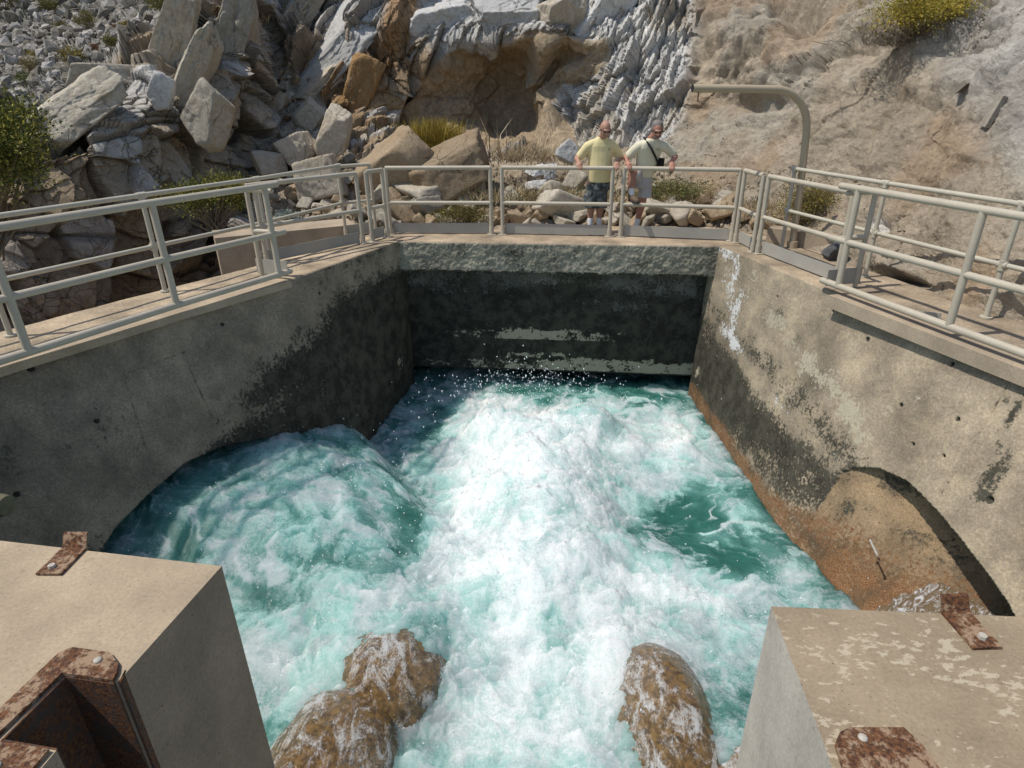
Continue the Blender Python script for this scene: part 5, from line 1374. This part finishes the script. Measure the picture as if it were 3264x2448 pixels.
def shoe(parent, heel, fwd, up=(0, 0, 1), L_=.27):
    h, f, u = Vector(heel), Vector(fwd).normalized(), Vector(up).normalized(); s = f.cross(u)
    bm = bmesh.new(); chain(bm, [h + u*.045, h + f*.09 + u*.05, h + f*.18 + u*.035, h + f*(L_-.05) + u*.03], [.040, .045, .042, .032], 1.1, tuple(s), 12)
    chain(bm, [h + u*.05 + f*.01, h + u*.10 + f*.012], [.042, .044], seg=12)
    o = fuse('shoe', bm, M_SHOE, parent, .010, 2)
    bm = bmesh.new(); chain(bm, [h + u*.008, h + f*.1 + u*.006, h + f*(L_-.04) + u*.008], [.022, .022, .020], 2.0, tuple(s), 10); obj('sole', bm, M_SOLE, o, 40)

def rail_y(x): return float(np.interp(x, [b3[0], b4[0], b5[0], b6[0]], [b3[1], b4[1], b5[1], b6[1]]))
RZ = 1.07 + .033

# ---- bald man, both hands on the rail
X0 = 1.43; YB = 10.56
m1 = empty('person', (X0, YB, 0), 'bald man in yellow shirt and camouflage shorts, leaning on the back railing', 'person')
bm = bmesh.new()
T, R = head(bm, (1.485, 10.34, 1.632), .42, .16)
chain(bm, [(1.462, 10.45, 1.50), (1.475, 10.40, 1.565)], [.066, .060])
loft(bm, [((X0+.02, YB, z), a, d) for z, a, d in ((.86, .165, .12), (1.0, .165, .13), (1.2, .17, .12), (1.38, .17, .10))])
hl, hr = (1.105, rail_y(1.105), RZ+.018), (1.672, rail_y(1.672), RZ+.018)
for sh, el, wr, hd, sd in (((1.245, 10.49, 1.37), (1.078, 10.54, 1.200), (1.095, 10.375, 1.150), hl, 1), ((1.655, 10.49, 1.37), (1.790, 10.54, 1.195), (1.692, 10.36, 1.150), hr, -1)):
    chain(bm, [sh, el], [.050, .043]); chain(bm, [el, Vector(el).lerp(Vector(wr), .35), wr], [.042, .041, .027])
    hand(bm, wr, (hd[0], hd[1]-.002, hd[2]), sd, (0, -.25, -1))
for x in (1.345, 1.495):
    chain(bm, [(x+.01, YB+.02, .80), (x+.005, YB+.01, .50), (x, YB+.03, .36), (x, YB+.04, .24), (x, YB+.02, .08)], [.092, .062, .060, .046, .038])
fuse('body', bm, M_SKIN, m1, .0075, 2)
bm = bmesh.new()
loft(bm, [((X0+.035, YB+.01, .830), .186, .150), ((X0+.035, YB, .90), .190, .160), ((X0+.03, YB-.02, 1.02), .188, .175), ((X0+.025, YB-.02, 1.16), .190, .165), ((X0+.022, YB-.03, 1.30), .205, .150), ((X0+.022, YB-.055, 1.38), .200, .130), ((X0+.025, YB-.075, 1.44), .150, .105), ((X0+.03, YB-.085, 1.495), .105, .085), ((X0+.032, YB-.10, 1.515), .078, .072)])
chain(bm, [(1.34, 10.47, 1.425), (1.245, 10.49, 1.375), (1.178, 10.52, 1.29), (1.138, 10.535, 1.235)], [.066, .076, .070, .072]); chain(bm, [(1.57, 10.47, 1.425), (1.655, 10.49, 1.375), (1.722, 10.52, 1.28), (1.752, 10.535, 1.225)], [.066, .076, .070, .072])
sh1 = fuse('shirt', bm, M_SHIRT1, m1, .010, 3); print_patch(sh1, 1.565, 1.345, 10.395)
bm = bmesh.new(); loft(bm, [((X0+.035, YB+.015, .70), .185, .145), ((X0+.035, YB+.012, .86), .180, .142)])
for x in (1.345, 1.505): loft(bm, [((x-.005 if x < 1.4 else x+.015, YB+.02, .415), .098, .105), ((x, YB+.02, .60), .100, .112), ((x+.01, YB+.015, .78), .100, .125)])
box(bm, (1.236, YB+.02, .55), (.022, 0, 0), (0, .06, 0), (0, 0, .075))
fuse('shorts', bm, M_SHORT1, m1, .010, 2)
for x in (1.345, 1.495):
    bm = bmesh.new(); chain(bm, [(x, YB+.035, .225), (x, YB+.02, .09)], [.050, .044]); fuse('sock', bm, M_SOCK, m1, .010, 1)
    shoe(m1, (x, YB+.05, .002), (.08 if x > 1.4 else -.08, -1, 0))
face_kit(T, R, m1)
bm = bmesh.new()
for s in (-1, 1): ell(bm, T(.062*s, .038, .008), (.024, .058, .036), R)
ell(bm, T(0, .078, .0), (.062, .036, .040), R); obj('hair', bm, M_HAIR1, m1, 60)
bm = bmesh.new(); tube(bm, [Vector((1.690, 10.375, 1.158)) + Vector((.036*math.cos(t), .010*math.sin(t), .032*math.sin(t))) for t in [2*math.pi*k/16 for k in range(17)]], .007, 8); obj('wristwatch', bm, M_STEEL, m1, 60)

# ---- bearded man, boot on the middle rail
YC = 10.52
m2 = empty('person', (2.2, YC, 0), 'grey-bearded man in cream shirt and pale shorts, one boot on the rail', 'person')
bm = bmesh.new()
T, R = head(bm, (2.262, 10.20, 1.620), .38, -.05)
chain(bm, [(2.215, 10.37, 1.475), (2.25, 10.27, 1.555)], [.068, .060])
loft(bm, [((2.17, YC, .92), .15, .11), ((2.19, YC-.06, 1.15), .155, .11), ((2.21, YC-.13, 1.36), .165, .10)])
hl, hr = (1.865, rail_y(1.865), RZ+.018), (2.49, rail_y(2.49), RZ+.018)
for sh, el, wr, hd, sd in (((2.03, 10.37, 1.365), (1.845, 10.43, 1.205), (1.852, 10.30, 1.155), hl, 1), ((2.42, 10.36, 1.365), (2.625, 10.40, 1.215), (2.525, 10.235, 1.155), hr, -1)):
    chain(bm, [sh, el], [.050, .043]); chain(bm, [el, Vector(el).lerp(Vector(wr), .35), wr], [.043, .041, .027])
    hand(bm, wr, (hd[0], hd[1]-.002, hd[2]), sd, (0, -.25, -1))
my = rail_y(1.96)
chain(bm, [(2.20, YC+.04, .84), (2.185, YC+.02, .50), (2.165, YC+.06, .36), (2.14, YC+.06, .22), (2.125, YC+.05, .08)], [.095, .062, .060, .045, .038])
chain(bm, [(2.10, YC+.02, .90), (1.955, my+.16, .985), (1.945, my+.155, .93)], [.095, .072, .062])
chain(bm, [(1.945, my+.155, .95), (1.940, my+.13, .80), (1.945, my+.09, .66)], [.060, .057, .042])
fuse('body', bm, M_SKIN2, m2, .0075, 2)
bm = bmesh.new()
loft(bm, [((2.175, YC+.01, .905), .150, .135), ((2.18, YC-.01, .98), .155, .140), ((2.185, YC-.05, 1.10), .165, .140), ((2.20, YC-.09, 1.24), .188, .135), ((2.21, YC-.135, 1.35), .205, .125), ((2.215, YC-.16, 1.415), .175, .110), ((2.22, YC-.18, 1.46), .125, .095), ((2.225, YC-.185, 1.492), .090, .080)])
chain(bm, [(2.12, 10.36, 1.415), (2.03, 10.37, 1.375), (1.95, 10.40, 1.305), (1.905, 10.415, 1.25)], [.068, .076, .070, .073]); chain(bm, [(2.33, 10.35, 1.415), (2.42, 10.36, 1.375), (2.52, 10.385, 1.315), (2.57, 10.395, 1.265)], [.068, .076, .070, .073])
sh2 = fuse('shirt', bm, M_SHIRT2, m2, .010, 3); print_patch(sh2, 2.32, 1.34, 10.262)
bm = bmesh.new(); loft(bm, [((2.17, YC+.02, .74), .145, .130), ((2.17, YC+.01, .95), .148, .135)])
loft(bm, [((2.225, YC+.03, .575), .105, .115), ((2.215, YC+.03, .70), .108, .12), ((2.20, YC+.02, .84), .10, .125)])
chain(bm, [(2.10, YC+.02, .885), (2.02, my+.22, .950)], [.108, .098])
fuse('shorts', bm, M_SHORT2, m2, .010, 2)
bm = bmesh.new(); chain(bm, [(2.138, YC+.06, .215), (2.125, YC+.05, .09)], [.049, .044]); fuse('sock', bm, M_SOCK, m2, .010, 1)
shoe(m2, (2.125, YC+.08, .002), (-.05, -1, 0))
bm = bmesh.new(); chain(bm, [(1.942, my+.105, .735), (1.945, my+.085, .655)], [.050, .046]); fuse('sock', bm, M_SOCK, m2, .010, 1)
shoe(m2, (1.935, my+.10, .565), (.35, -1, -.02))
face_kit(T, R, m2, openm=True)
bm = bmesh.new()
ell(bm, T(0, .034, .058), (.087, .100, .078), R)
for s in (-1, 1): ell(bm, T(.074*s, .024, .012), (.018, .050, .050), R)
ell(bm, T(0, .080, .02), (.070, .034, .060), R); fuse('hair', bm, M_HAIR2, m2, .008, 1)
bm = bmesh.new()
for k in range(7):
    t = (k-3)/3; ell(bm, T(.050*t, -.068 + .030*t*t, -.094 + .018*t*t), (.016, .014, .020), R)
chain(bm, [T(-.03, -.092, -.054), T(0, -.104, -.048), T(.03, -.092, -.054)], [.006, .008, .006], seg=8)
fuse('beard', bm, M_HAIR2, m2, .006, 1)
bag = empty('shoulder_bag', (2.40, 10.42, 1.08), 'black shoulder bag with strap across the chest of the bearded man', 'bag')
bm = bmesh.new(); pts = [(2.10, 10.40, 1.505), (2.135, 10.285, 1.445), (2.20, 10.232, 1.345), (2.285, 10.265, 1.215), (2.355, 10.375, 1.12), (2.385, 10.42, 1.08)]
fine = []
for i in range(len(pts)-1):
    for k in range(4): fine.append(Vector(pts[i]).lerp(Vector(pts[i+1]), k/4))
tube(bm, [p + Vector((0, -.012, 0)) for p in fine], .017, 10, sx=1.0); obj('strap', bm, M_BLACK, bag, 60)
bm = bmesh.new(); box(bm, (2.385, 10.43, 1.10), (.035, .02, 0), (-.03, .075, 0), (.005, 0, .095)); bevel(bm, .02, 3); obj('pouch', bm, M_BLACK, bag, 40)
